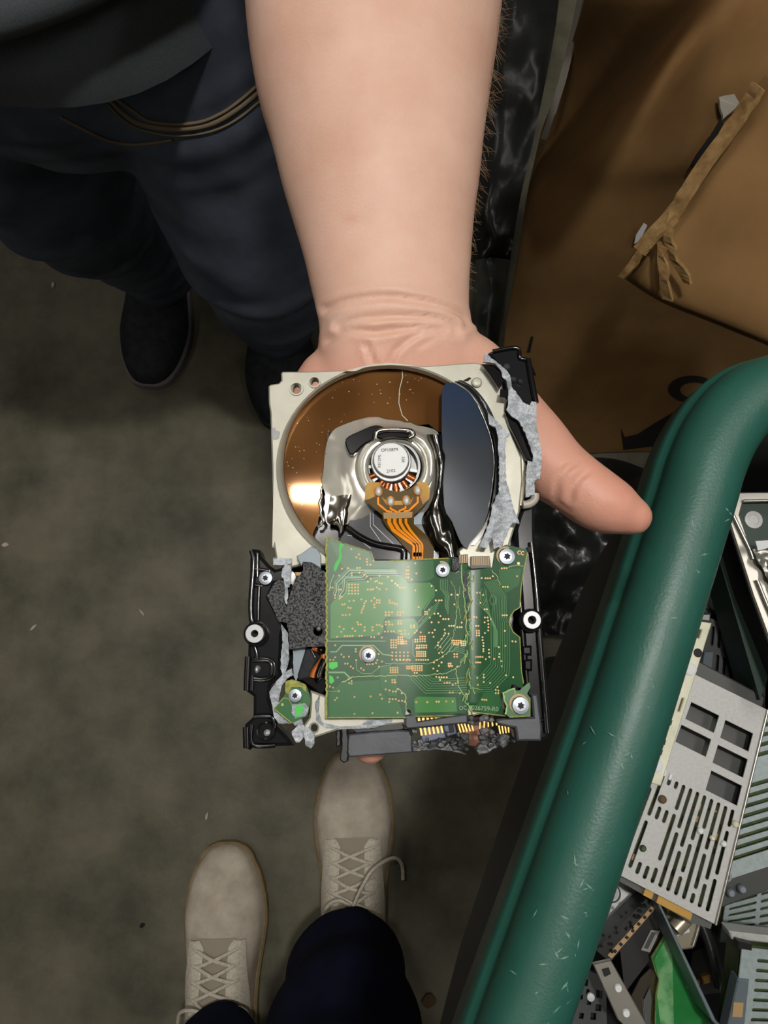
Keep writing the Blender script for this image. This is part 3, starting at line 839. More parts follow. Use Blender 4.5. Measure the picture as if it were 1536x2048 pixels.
# --- speckled foam pad
b = MB()
padL = jag(Z3([(230,562),(290,455),(330,425),(380,440),(400,520),(385,600),(400,680),(400,790),(330,780),(290,690)]), 5, .8, seed=21)
padR = jag(Z3([(540,280),(600,278),(725,355),(742,440),(752,990),(560,1000),(420,1018),(418,880),(400,800),(396,690),(412,600),(450,480),(500,400),(540,340)]), 6, .7, seed=22)
hole = circ(*Z3([(664,862)])[0], 10, 14, 10)
for l in ([padL], [padR, hole]):
    b = MB(); b.sheet(l, lambda u, v: -.0002 + .0004*noise.noise(Vector((u*.06, v*.05, 3.0))), .0030, 0, 0, 12, 12, Z0); b.build('foam_pad', 'foam', drive)['label'] = 'torn black and grey speckled foam pad'
b = MB(); b.ball(D(*Z3([(672,840)])[0], -.0012), (5.6*k, 5.6*k, .001), 14, 0); b.build('pin', 'steel', drive)
b = MB(); lay(b, [Z3([(480,222),(520,205),(610,140),(660,160),(690,215),(692,330),(610,280),(540,275),(525,310)])], .0000, .0008, cham=.0002)
b.build('bent_grey_tab', 'blue_grey', drive)
b = MB(); lay(b, [Z3([(468,358),(530,358),(528,392),(470,390)])], -.0006, .0016, cham=.0004); b.build('amber_block', 'tan_contact', drive)
b = MB()
for A, sd in ((Z3([(360,330),(400,290),(440,300),(435,420),(420,490),(400,480),(380,420),(355,400)]), 1), (Z3([(370,400),(400,430),(410,540),(400,640),(380,600),(385,500)]), 2)):
    b.sheet([jag(A, 4, .8, seed=30+sd)], wav(.0006, sd), .0010, 0, 0, 7, 7, Z0); b.build('crushed_film', 'torn_aluminium', drive); b = MB()

# --- the circuit board
CR = 942.0
def pz(u, v):
    if u <= CR:
        f = max(0.0, (u - 790)/(CR - 790)); d = -.0050*f*f
    else:
        f = (u - CR)/115.0; d = -.0050 + .0050*f
    return d + .0006*math.sin((v-1100)/110.0)*max(0, min(1, (u-700)/200))
MB_NAMES = ['pcb_dark', 'pcb_light', 'pcb_mid', 'pcb_trace', 'pcb_edge', 'via_gold', 'via_hole', 'pcb_crack', 'pcb_bruise', 'print_grey', 'label_white', 'steel']
bt = MB()
left_edge = jag([(653, y) for y in (1437, 1380, 1300, 1220, 1150, 1073)], 5, 1.2, False, seed=41)
board = left_edge + Z3([(1130,195),(1142,262)]) + [(790,1121)] + Z4([(0,262),(250,250),(500,238),(530,240),(535,350),(560,370),(595,350),(600,230),(660,210),(668,300),(690,330),(690,225),(850,222),(862,330),(880,300),(900,180),(940,150),(990,125)]) + \
    Z4([(1165,165),(1175,190),(1145,330),(1120,480),(1108,660),(1060,690),(1025,740),(1020,800),(1050,870),(1108,915),(1112,1000),(1122,1200),(1140,1310),(1130,1350),(1090,1340),(1075,1318),(1040,1320),(1030,1350)]) + \
    jag(Z4([(1010,1380),(960,1400),(950,1470),(965,1530),(985,1590)]), 5, 1.0, False, seed=43) + Z4([(975,1590),(700,1550),(690,1500),(670,1500),(665,1580),(400,1590),(215,1590),(180,1590),(175,1545),(155,1530),(135,1545),(130,1595)]) + [(810,1436)]
bt.sheet([board], pz, .0013, 0, 4, 16, 60, Z0)
def patch(l, mi, lift=.00004):
    """copper area under the green lacquer: same board surface, other tone"""
    b_ = MB(); b_.sheet([l], lambda u, v: pz(u, v) + lift, .00003, mi, mi, 16, 60, Z0); bt.add(b_.v, b_.f, 0)
    n = len(b_.m); bt.m[-n:] = b_.m; bt.sm[-n:] = b_.sm
patch(Z3([(772,640),(800,600),(895,540),(915,445),(1100,430),(1140,400),(1340,390)]) + Z4([(90,385),(155,455),(340,450),(375,500),(370,560),(270,690),(270,735),(0,740)]) + Z3([(1240,745),(1225,780),(1225,860),(1190,900),(772,925)]), 1)
patch(Z4([(-30,765),(205,755),(240,800),(240,850),(190,910),(170,935),(90,900),(-30,850)]), 1)
patch(Z3([(762,1595),(762,1400),(870,1295),(1190,1280),(1190,1350),(1260,1425),(1340,1440),(1400,1600)]), 2)
patch(Z4([(205,1450),(235,1422),(560,1428),(572,1550),(215,1560)]), 1)
patch(Z3([(1195,1180),(1250,1150),(1340,1200),(1340,1420),(1265,1420),(1195,1350)]), 2)
patch(Z3([(880,320),(760,90),(1100,190),(1120,260),(1340,270),(1340,325),(925,330)]), 2)
patch(Z4([(0,280),(230,270),(370,260),(380,400),(330,430),(140,440),(80,370),(0,360)]), 2, .00002)
patch(Z4([(930,330),(1120,330),(1100,470),(990,540),(940,470)]), 2)
patch(Z4([(800,1390),(930,1380),(950,1500),(900,1570),(720,1540)]), 2)
tr = lambda l, w=1.4, mi=3: strip(bt, l, w, pz, mi, lift=.00009)
A1 = [(1340,350),(930,345),(825,455),(825,520),(808,560)]
A2 = [(1340,370),(1080,368),(1040,405),(895,410),(885,510),(850,560)]
for A in (A1, A2):
    tr(Z3(A), 2.2)
    tr(Z3([(x+18, y+18) for x, y in A]), 1.2)
    tr(Z3([(x-14, y-12) for x, y in A]), 1.0)
tr(Z3([(770,1040),(820,1040),(870,985),(1140,985),(1220,1062),(1300,1070)]), 2.2)
tr(Z3([(755,1215),(890,1215),(945,1268)]), 3.2)
tr(Z3([(755,948),(1240,948)]), 1.4)
tr(Z3([(990,1120),(995,1190),(1040,1225),(1120,1225),(1200,1165),(1290,1150)]), 1.0)
tr(Z3([(755,1375),(840,1375)]), 1.0)
for i in range(9):
    o = 13.0*i
    P = [(905-o*1.0, 420+o*.25), (945-o, 500), (990-o, 560+o*.3), (992-o*1.15, 750), (1018-o*1.5, 790), (1020-o*1.5, 1150-o*.7), (1015-o*1.5, 1235-o*.9), (880-o*1.1, 1375-o*1.2), (720, 1385-o*1.35)]
    tr(Z4(P), .75)
for i in range(7):
    o = 16.0*i
    tr(Z4([(170+o*1.6, 1262-o*.2), (300+o*.7, 1392-o*1.25), (560, 1390-o*1.28), (690, 1382-o*1.3)]), .8)
for i in range(6):
    o = 13*i
    tr(Z4([(740+o, 620-o*2), (860+o*.2, 740+o*1.1), (890+o*.4, 800+o), (890+o*.4, 1000)]), .7)
tr(Z4([(865,560),(850,600),(870,640),(900,630),(905,580),(885,560),(860,565)]), .8)
tr(Z4([(790,500),(770,520),(775,590),(760,600)]), .8); tr(Z4([(820,505),(822,600),(790,640)]), .8)
for i in range(5):
    o = 15*i
    tr(Z4([(430+o, 420), (430+o, 500+o*.4), (470+o*.6, 560), (470+o*.4, 660+o)]), .8)
    tr(Z4([(330-o*2, 690+o*3), (430-o*.6, 600+o*1.5)]), .8)
for i in range(5):
    tr(Z4([(380+24*i, 1010+14*i), (480+22*i, 880+18*i)]), 1.0, 9)
    tr(Z4([(505+20*i, 1040-8*i), (560, 1030-16*i), (640, 1060-18*i)]), .8)
tr(Z4([(195,930),(195,1060),(215,1085)]), .9); tr(Z4([(240,790),(360,650)]), .9); tr(Z4([(330,450),(375,480),(378,560),(290,680)]), 1.0)
# plated holes
V3 = [(950,163),(1015,208),(993,233),(1025,245),(1083,250),(1083,272),(1087,295),(1113,296),(870,330),(920,325),(1000,323),(1023,322),(953,368),(1020,365),(953,387),(1060,382),(1080,395),(845,388),(1190,390),(1262,400),(1115,415),(1090,440),(1298,432),(1325,455),(1345,470),(1155,440),(1170,435),(1190,452),(1210,457),(1090,508),(1115,508),(1135,505),(1168,490),(1190,505),(1250,503),(845,508),(862,508),(810,560),(810,580),(850,562),(865,570),(850,583),(1147,580),(1170,598),(1190,598),(1190,620),(1165,620),(1145,637),(1147,660),(1122,605),(1035,592),(1075,607),(1062,625),(1057,648),(1050,668),(1040,685),(1037,705),(970,603),(933,607),(893,633),(873,637),(925,662),(945,665),(1275,600),(1277,620),(1300,620),(1320,628),(1340,632),(877,725),(902,725),(935,722),(1243,703),(1270,702),(1297,703),(1243,725),(1270,725),(1003,788),(1010,806),(1030,806),(1243,785),(1270,785),(1243,806),(1275,806),(1300,806),(1168,810),(1190,810),(1212,822),(1063,830),(1063,858),(1130,830),(1130,855),(850,825),(885,845),(865,868),(960,840),(982,862),(828,912),(893,905),(915,905),(937,905),(960,903),(1018,903),(1040,903),(1120,913),(1145,915),(1183,883),(1237,866),(1262,866),(1290,866),(1313,866),(1210,917),(812,983),(988,1015),(988,1037),(865,1062),(885,1083),(930,1080),(812,1087),(770,1108),(797,1108),(992,1110),(1183,1058),(1172,1110),(1212,1122),(1160,1135),(1132,1143),(1105,1145),(1083,1145),(897,1140),(918,1140),(945,1165),(965,1180),(1033,1180),(1055,1195),(1185,1167),(833,1258),(925,1273),(952,1287),(932,1305),(952,1310),(1243,1288),(1300,1300),(1325,1300),(768,1335),(795,1345),(843,1375),(1243,1360),(1275,1368),(1305,1378),(1330,1378),(810,1450),(827,1432),(977,1425),(1115,1420),(1197,1405),(1212,1440),(1277,1443),(1303,1443),(1330,1443),(1273,1466),(977,1570),(1130,1562),(1345,1558),(770,490),(790,492),(1140,100+160)]
V4 = [(155,315),(140,345),(158,345),(140,375),(158,375),(140,405),(158,405),(185,422),(225,370),(217,285),(15,432),(45,458),(63,475),(85,492),(108,492),(130,492),(217,515),(245,658),(355,478),(393,515),(390,600),(418,600),(440,600),(300,698),(318,698),(335,680),(300,718),(318,718),(340,748),(380,715),(410,713),(65,703),(87,703),(110,703),(65,723),(87,725),(70,780),(92,780),(70,800),(92,800),(180,815),(205,815),(180,832),(205,832),(130,858),(98,885),(130,885),(160,885),(78,862),(95,862),(228,860),(212,878),(262,873),(332,877),(362,877),(383,852),(355,788),(415,788),(372,912),(430,735),(455,760),(475,760),(500,760),(525,552),(575,552),(550,635),(505,818),(525,818),(545,818),(575,830),(595,830),(612,830),(612,790),(225,1470),(318,1470),(397,1465),(418,1465),(480,1463),(535,1463),(510,1387),(535,1387),(465,1305),(487,1303),(508,1303),(535,1320),(560,1310),(580,1297),(395,1253),(420,1257),(440,1257),(460,1257),(485,1257),(428,1280),(515,1140),(530,1160),(505,1165),(575,1165),(370,1183),(405,1203),(418,1158),(663,1310),(650,1400),(597,1395),(103,1458),(125,1465),(75,1458),(65,1560),(100,1395),(65,1360),(783,410),(815,412),(835,412),(855,412),(878,395),(965,485),(985,485),(1005,485),(743,535),(768,535),(795,555),(772,622),(808,677),(828,677),(962,728),(980,728),(998,728),(810,747),(833,747),(838,773),(862,763),(840,803),(808,788),(840,830),(838,857),(810,880),(980,862),(1045,950),(1072,953),(985,988),(928,1000),(935,1057),(932,1083),(890,1100),(950,1120),(955,1163),(845,1022),(845,1050),(848,1083),(818,1103),(745,1262),(800,1235),(800,1258),(800,1297),(750,1320),(855,1305),(990,1240),(1052,1257),(918,1340),(903,1365),(925,1370),(903,1393),(925,1393),(788,1447),(805,1448),(823,1450),(1085,395),(955,327),(975,325),(995,325),(790,915),(790,940),(797,965),(797,990),(797,1015),(797,1035),(720,740),(740,745),(712,820),(735,818),(755,818),(412,960),(440,930),(460,900),(470,880),(430,1000),(410,985),(445,1045),(450,1080),(440,1130),(400,1110),(375,1130),(420,1050),(466,850),(500,885)]
def grid_pts(x0, y0, nx, ny, d, sk=0.0, dy=None):
    return [(x0 + i*d + j*sk, y0 + j*(dy or d)) for j in range(ny) for i in range(nx)]
for g in (grid_pts(930, 465, 4, 4, 26), ): V3 += g
for g in (grid_pts(215,935,2,2,19), grid_pts(258,910,3,3,20), grid_pts(230,985,5,2,20), grid_pts(225,1010,2,1,20), grid_pts(230,1040,5,3,18), grid_pts(225,1108,6,1,20), grid_pts(70,915,3,4,18), grid_pts(10,940,3,4,21), grid_pts(100,950,3,2,19), grid_pts(20,1045,5,3,33,0,30), grid_pts(145,1165,3,2,18), grid_pts(195,1160,5,3,19), grid_pts(5,1175,4,3,20), grid_pts(210,1220,2,1,20), grid_pts(20,1280,2,2,20), grid_pts(530,945,5,2,18), grid_pts(545,978,3,1,18), grid_pts(550,1060,2,2,22), grid_pts(733,1083,4,1,19), grid_pts(735,1130,3,1,18), grid_pts(740,860,2,3,20), grid_pts(60,1110,5,1,27), grid_pts(610,950,3,3,17), grid_pts(500,1140,2,2,18)): V4 += g
for (u, v) in Z3(V3) + Z4(V4):
    if abs(u-CR) < 6: continue
    ringmark(bt, u, v, .8, 1.75, pz, 5, 8)
    discmark(bt, u, v, .9, pz, 6, 6, .00009)
for (u, v) in Z3([(1208,890),(1240,890),(1272,890),(1305,886),(1338,882),(1210,975),(1210,1008)]):
    lay(bt, [[(u-2.2,v-2.2),(u+2.2,v-2.2),(u+2.2,v+2.2),(u-2.2,v+2.2)]], .0001, .0001, 10)
lay(bt, [Z3([(915,455),(1015,455),(1015,550),(915,550)])], .00004, .00003, 3)
# bruises, cracks and the fold
patch(smooth_path(Z3([(855,110),(890,115),(860,170),(870,230),(840,300),(815,350),(800,345),(810,290),(845,230),(845,160)]), 3, True), 8, .0001)
patch(Z3([(760,1130),(830,1125),(835,1165),(790,1190),(760,1175)]), 8, .0001); patch(Z3([(762,1240),(790,1250),(805,1290),(780,1315),(762,1300)]), 8, .0001)
for A, w, sd in ((Z3([(800,380),(780,430),(760,520)]), 2.5, 1), (Z3([(865,1300),(930,1275),(960,1252),(1190,1245),(1270,1243)]) + Z4([(0,1243),(200,1243),(340,1238),(480,1225),(590,1165),(640,1090),(690,1030)]), 2.2, 2),
              (Z4([(560,1185),(575,1260),(580,1330),(610,1380),(660,1450)]), 2.4, 3), (Z4([(-40,1135),(120,1140),(330,1142),(430,1092),(510,1035),(530,950),(560,780),(580,600)]), 1.5, 4),
              (Z4([(65,1350),(110,1390),(135,1420),(138,1540)]), 2.2, 5), (Z4([(690,1050),(700,1200),(700,1400),(690,1550)]), 3.0, 6), (Z4([(610,240),(615,420),(640,620),(650,850),(670,1030)]), 3.0, 7),
              (Z4([(700,380),(695,560),(700,760),(690,1000)]), 3.0, 8), (Z4([(600,480),(580,600),(600,760)]), 1.4, 9), (Z4([(1010,320),(1080,300),(1140,310)]), 2.0, 10), (Z4([(870,340),(920,400),(940,470)]), 2.0, 11),
              (Z4([(700,1350),(790,1360)]), 1.2, 12), (Z4([(520,430),(560,520),(570,700),(555,860)]), 1.4, 14), (Z4([(690,1030),(640,1060),(600,1130)]), 1.8, 15)):
    strip(bt, jag(A, 4, 1.3, False, seed=60+sd), w*.62, pz, 7, 50, .00012)
for A in ([(653,1073),(653,1437)],):
    strip(bt, jag(A, 4, 1.6, False, seed=81), 3.6, pz, 4, 50, .00012)
for A in (Z4([(1175,190),(1145,330),(1120,480),(1108,660),(1060,690),(1025,740),(1020,800),(1050,870),(1108,915),(1112,1000),(1122,1200),(1140,1310)]), [(653,1075),(742,1104),(748,1120)], Z4([(0,262),(500,240)]), Z4([(990,1588),(700,1552)]), Z4([(665,1582),(215,1592)]), [(812,1435),(655,1435)]):
    strip(bt, A, 2.0, pz, 4, 14, .0001)
fr = Matrix.Translation(D(967, 1417, pz(967,1417)+.0002)) @ Matrix.Rotation(math.radians(-3), 4, 'Z') @ Matrix.Rotation(-.23, 4, 'Y')
bt.text('0026759-R0', 12*PXD, fr, 9)
fr = Matrix.Translation(D(926, 1416, pz(926,1416)+.0003)) @ Matrix.Rotation(math.radians(2), 4, 'Z') @ Matrix.Rotation(.30, 4, 'Y')
bt.text('OC', 11*PXD, fr, 9)
for (u, v) in Z4([(1105,193),(1135,198)]):
    ringmark(bt, u, v, 3.0, 4.2, pz, 5, 12); discmark(bt, u, v, 3.0, pz, 6, 10)
discmark(bt, *Z4([(1097,285)])[0], 3.0, pz, 5, 10)
bt.build('circuit_board', MB_NAMES, drive)
# the dark split along the fold
b = MB()
spl = jag(Z4([(625,390),(660,360),(690,340),(700,400),(685,520),(692,620),(690,760),(675,830),(660,780),(655,640),(630,500)]), 5, 1.2, seed=91)
b.sheet([spl], lambda u, v: pz(u, v) + .0002, .0012, 0, 1, 8, 14, Z0)
b.build('board_split', ['broken_plastic', 'pcb_edge'], drive)
b = MB()
rnd = random.Random(12)
for i in range(46):
    v = 1145 + i*6.2; u = 938 + 6*math.sin(i*.9) + rnd.uniform(-4, 4)
    L_ = rnd.uniform(6, 16)
    b.tube([D(u, v, pz(u, v)+.0002), D(u+rnd.uniform(-4,4), v+L_*.5, pz(u, v)+.0007), D(u+rnd.uniform(-5,5), v+L_, pz(u, v)+.0002)], .00022, 5, rnd.choice((0, 0, 1)))
b.build('glass_fibre', ['pcb_crack', 'pcb_edge'], drive)['kind'] = 'stuff'

# board fragments at the corners
b = MB()
fragR = jag(Z4([(965,1390),(1010,1370),(1060,1350),(1075,1370),(1110,1370),(1150,1330),(1190,1300),(1200,1340),(1170,1400),(1195,1430),(1195,1590),(1020,1600),(985,1570),(1000,1500),(975,1450)]), 6, .8, seed=101)
b.sheet([fragR], flat(.0012), .0014, 0, 1, None, None, Z0, False)
strip(b, Z4([(1020,1598),(1195,1588),(1195,1430)]), 2.0, flat(.0012), 1)
strip(b, jag(Z4([(985,1575),(1000,1500),(975,1450),(965,1390),(1060,1352)]), 5, 1, False), 3.0, flat(.0012), 2)
strip(b, Z4([(1065,1350),(1070,1430)]), 1.5, flat(.0012), 2)
b.build('board_fragment', ['pcb_mid', 'pcb_edge', 'pcb_crack'], drive)
b = MB()
fragL = jag(Z3([(290,1525),(370,1430),(390,1380),(385,1300),(440,1275),(500,1290),(560,1320),(590,1400),(600,1480),(570,1590),(500,1620),(440,1648)]), 6, .8, seed=103)
b.sheet([fragL], flat(.0006), .0016, 0, 1, None, None, Z0, False)
b.sheet([jag(Z3([(390,1290),(440,1275),(560,1320),(570,1390),(520,1340),(440,1340),(410,1400),(385,1380)]), 4, .8)], flat(.0009), .0008, 1, 1, None, None, Z0, False)
b.sheet([jag(Z3([(440,1490),(560,1480),(590,1520),(560,1590),(470,1610),(440,1560)]), 4, 1.0)], wav(.0010, 3.0), .0008, 2, 2, 6, 6, Z0)
b.sheet([jag(Z3([(470,1500),(540,1490),(530,1590),(480,1590)]), 4, 1.0)], flat(.0014), .0003, 3, 3, None, None, Z0, False)
strip(b, Z3([(290,1525),(440,1648)]), 2.4, flat(.0006), 1); strip(b, Z3([(290,1525),(372,1430),(415,1440),(450,1500)]), 1.8, flat(.0006), 1)
ringmark(b, *Z3([(362,1490)])[0], 1.0, 2.4, flat(.0006), 4); 
b.build('board_fragment', ['pcb_mid', 'pcb_edge', 'torn_aluminium', 'pcb_bruise', 'gold'], drive)
b = MB()
for A, sd in ((Z3([(440,1720),(500,1660),(530,1650),(560,1690),(540,1770),(510,1810),(480,1815),(455,1770)]), 1), (Z3([(545,1690),(580,1680),(630,1740),(635,1820),(605,1865),(560,1840),(550,1770)]), 2), (Z3([(430,1620),(520,1600),(540,1660),(470,1670)]), 3)):
    b.sheet([jag(A, 5, .8, seed=110+sd)], wav(.0002, sd), .0012, 0, 0, 8, 8, Z0); b.build('film_scrap', 'torn_aluminium', drive); b = MB()

# screws with a star recess
def screw(u, v, r, dz, pad=True):
    b = MB(); c = D(u, v, dz)
    if pad: b.lathe(c + Vector((-.0003, .0005, -.0002)), [(r*k*1.16,0),(r*k*1.16,.0003),(r*k*.9,.0003)], 28, 2)
    b.lathe(c, [(r*k,0),(r*k,.0010),(r*k*.95,.0014),(r*k*.6,.00155),(0,.0016)], 28, 0)
    s = r*k*.46
    P = []
    for i in range(12):
        q = 2*math.pi*i/12 + .3; rr = s if i % 2 == 0 else s*.62
        P.append(c + Vector((rr*math.cos(q), rr*math.sin(q), .00172)))
    b.prism([P], .0006, 1)
    b.build('screw', ['screw_steel', 'print_black', 'tan_contact'], drive)
screw(885, 1141, 14.5, pz(885,1141)); screw(737, 1311, 14.5, pz(737,1311)); screw(1013, 1114, 16.5, pz(1013,1114)); screw(1040, 1411, 16.5, .0013)
screw(591, 1391, 13, .0008, False); screw(532, 1157, 14, -.0060, False)

# gold edge contacts above the board
b = MB()
lay(b, [Z4([(690,225),(850,222),(862,320),(690,330)])], -.0030, .0012, 1)
for i in range(10): lay(b, [Z4([(702+15*i,230),(711+15*i,230),(711+15*i,300),(702+15*i,300)])], -.0028, .0003, 0)
lay(b, [Z4([(585,215),(665,205),(668,280),(590,290)])], -.0030, .0012, 1)
for i in range(4): lay(b, [Z4([(592+19*i,215),(603+19*i,214),(603+19*i,280),(592+19*i,282)])], -.0028, .0003, 0)
b.build('contact_strip', ['tan_contact', 'black_plastic'], drive)
b = MB()
lay(b, [jag(Z4([(530,240),(590,230),(600,330),(560,350),(530,340)]), 5, .8)], -.0010, .0015, 0)
b.build('foam_scrap', 'foam', drive)

# --- broken plug connector at the bottom
b = MB()
lay(b, [jag(Z6([(130,240),(210,230),(470,210),(570,215),(575,275),(575,368),(470,375),(130,400),(110,330)]), 10, .5)], -.0050, .008, 0, cham=.0005)
lay(b, [Z6([(525,105),(598,100),(610,150),(940,100),(960,110),(960,160),(600,195),(540,200),(525,180)])], -.0008, .002, 0, cham=.0004)
lay(b, [Z6([(1165,135),(1240,125),(1420,120),(1405,-40),(1450,-40),(1480,200),(1475,285),(1310,285),(1295,195),(1260,190),(1165,165)])], -.0035, .006, 0, cham=.0006)
b.build('connector_shell', 'connector_slate', drive)
b = MB()
lay(b, [jag(Z6([(75,195),(120,195),(130,300),(125,430),(95,440),(70,420),(80,300)]), 6, 1.0)], -.0045, .008, 0, cham=.0004)
lay(b, [jag(Z6([(40,215),(75,205),(75,320),(45,330)]), 6, 1.0)], -.0060, .006, 0, cham=.0004)
b.build('connector_end', 'black_plastic', drive)
b = MB()
lay(b, [Z6([(625,200),(660,190),(780,175),(805,180),(810,265),(650,302),(635,260)])], -.0050, .003, 0, cham=.0004)
lay(b, [Z6([(790,178),(870,160),(885,235),(820,255),(800,215)])], -.0030, .004, 0, cham=.0004)
lay(b, [Z6([(825,178),(862,170),(870,225),(835,235)])], -.0026, .0008, 1)
b.build('connector_tongue', ['connector_blue', 'print_black'], drive)
def pin(P, dz):
    b = MB(); lay(b, [Z6(P)], dz, .0006, 0, cham=.0001); b.build('contact_pin', 'gold', drive)
for i in range(6):
    x = 622 + 29*i; y = 196 - 3.5*i
    pin([(x, y), (x+17, y-3), (x+28, y+52), (x+11, y+55)], -.0047)
for i in range(5): pin([(610+30*i, 122), (628+30*i, 121), (632+30*i, 152-4*i), (614+30*i, 156-4*i)], -.0022)
for i in range(5): pin([(885+24*i, 160+i*3), (898+24*i, 156+i*4), (920+22*i, 225-3*i), (908+22*i, 232-3*i)], -.0036)
for i in range(5): pin([(1042+28*i, 140+i*5), (1055+28*i, 142+i*4), (1052+30*i, 200-6*i), (1040+30*i, 205-6*i)], -.0034)
for i in range(4): pin([(1172+22*i, 178+3*i), (1186+22*i, 176+4*i), (1196+20*i, 238-3*i), (1184+20*i, 240-3*i)], -.0036)
b = MB()
def shards(b, u0, v0, u1, v1, n, seed, dz, s0=5, s1=12):
    rnd = random.Random(seed)
    for i in range(n):
        u, v = rnd.uniform(u0, u1), rnd.uniform(v0, v1); r = rnd.uniform(s0, s1); q = rnd.uniform(0, 6)
        P = [(u + r*rnd.uniform(.5, 1.1)*math.cos(q+2*math.pi*j/5), v + r*rnd.uniform(.4, .9)*math.sin(q+2*math.pi*j/5)) for j in range(5)]
        ax, ay, h = rnd.uniform(-.25, .25), rnd.uniform(-.25, .25), rnd.uniform(-.001, .002)
        T = []
        for (pu, pv) in P:
            T.append(D(pu, pv, dz + h + ((pu-u)*ax + (pv-v)*ay)*PXD))
        b.prism([T], .0016, 0, cham=.0003)
shards(b, 822, 1478, 925, 1492, 24, 1, -.0048)
shards(b, 895, 1462, 935, 1500, 16, 2, -.0048)
shards(b, 962, 1460, 1010, 1492, 26, 3, -.0046)
shards(b, 808, 1450, 832, 1470, 10, 4, -.0040, 4, 9)
shards(b, 930, 1432, 960, 1450, 12, 5, -.0040, 4, 9)
shards(b, 955, 1430, 990, 1442, 6, 6, -.0040, 6, 12)
shards(b, 905, 1492, 965, 1504, 8, 7, -.0052, 4, 8)
shards(b, 1005, 1472, 1030, 1484, 6, 8, -.0052, 4, 8)
lay(b, [jag(Z6([(580,290),(650,300),(820,280),(850,320),(960,385),(900,370),(760,350),(575,365)]), 6, 1.0)], -.0055, .004, 0, cham=.0003)
lay(b, [jag(Z6([(1040,385),(1010,340),(1100,270),(1250,240),(1260,262),(1200,310),(1100,372)]), 6, 1.0)], -.0050, .004, 0, cham=.0003)
b.build('shattered_plastic', 'broken_plastic', drive)['kind'] = 'stuff'
b = MB()
lay(b, [jag(Z6([(140,200),(330,175),(450,130),(500,150),(520,200),(470,212),(300,222),(180,232)]), 6, 1.0)], -.0060, .003, 0, cham=.0003)
b.build('bent_bracket', 'black_plastic', drive)
# ------------------------------------------------------------------ the person who holds the drive
HOLD = W(300, 640, 0.0); HOLD.z = 0
holder = thing('person', 'person in dark tee shirt and jeans holding out the crushed drive on one bare palm', 'person', HOLD)
ZA = 0.924
def arm_pt(u, v, z): return W(u, v, z)
b = MB()
# forearm: picture outline left/right, centre height, half thickness
FA = [(-520,505,1040,.985,.056), (-330,500,1040,.945,.056), (-200,492,1030,.933,.054), (-60,489,1012,.927,.051), (60,494,999,.926,.046), (180,515,984,.925,.041), (300,549,968,.924,.036), (400,576,956,.923,.032), (480,600,949,.922,.028),
      (550,618,944,.922,.025), (610,632,942,.922,.0235), (655,638,943,.921,.0225), (700,634,962,.919,.0215), (760,612,1000,.916,.0205), (840,585,1030,.914,.020)]
path, sq = [], []
for (v, l, r, z, h) in smooth_path(FA, 4):
    A, B = W(l, v, z), W(r, v, z)
    path.append((A+B)/2); sq.append(((B-A).length/2, h))
b.tube(path, 1, 40, 0, sq=sq)
# upper arm, going back up to the shoulder
p0 = path[0]
b.tube([path[0], p0 + Vector((-.02,.07,.05)), p0 + Vector((-.05,.13,.14)), p0 + Vector((-.08,.15,.26))], [.054, .056, .058, .062], 24)
# palm
PZ = Z0 - .0375
b.tube([W(805,700,PZ), W(800,800,PZ), W(795,900,PZ), W(790,1000,PZ), W(780,1090,PZ)], 1, 36, sq=[(.034,.0165),(.042,.0165),(.044,.0155),(.043,.014),(.040,.011)])
b.ball(W(945,830,PZ-.002), (.021,.034,.0165), 24)        # ball of the thumb
b.ball(W(655,880,PZ), (.020,.042,.016), 24)              # heel of the little finger side
b.ball(W(750,735,PZ+.002), (.026,.018,.0150), 20)
def finger(P, R):
    Q = smooth_path([(u, v, z, r) for (u, v, z), r in zip(P, R)], 6)
    b.tube([W(q[0], q[1], q[2]) for q in Q], [q[3] for q in Q], 18)
    b.ball(W(*P[-1]), R[-1]*1.0, 18); b.ball(W(*P[0]), R[0], 16)
FZ = Z0 - .0320
finger([(900,1010,PZ),(925,1110,FZ-.004),(938,1260,FZ-.003),(946,1380,FZ+.001),(948,1458,FZ+.004)], [.0110,.0100,.0092,.0088,.0068])
finger([(820,1020,PZ),(800,1140,FZ-.004),(772,1300,FZ-.003),(750,1420,FZ+.001),(741,1492,FZ+.004)], [.0112,.0102,.0095,.0090,.0070])
finger([(735,1030,PZ),(705,1120,FZ-.004),(675,1260,FZ-.003),(655,1350,FZ+.001),(648,1410,FZ+.003)], [.0108,.0098,.0090,.0085,.0066])
finger([(650,1000,PZ),(615,1090,FZ-.004),(588,1180,FZ-.003),(572,1260,FZ),(566,1310,FZ+.002)], [.0100,.0088,.0080,.0076,.0060])
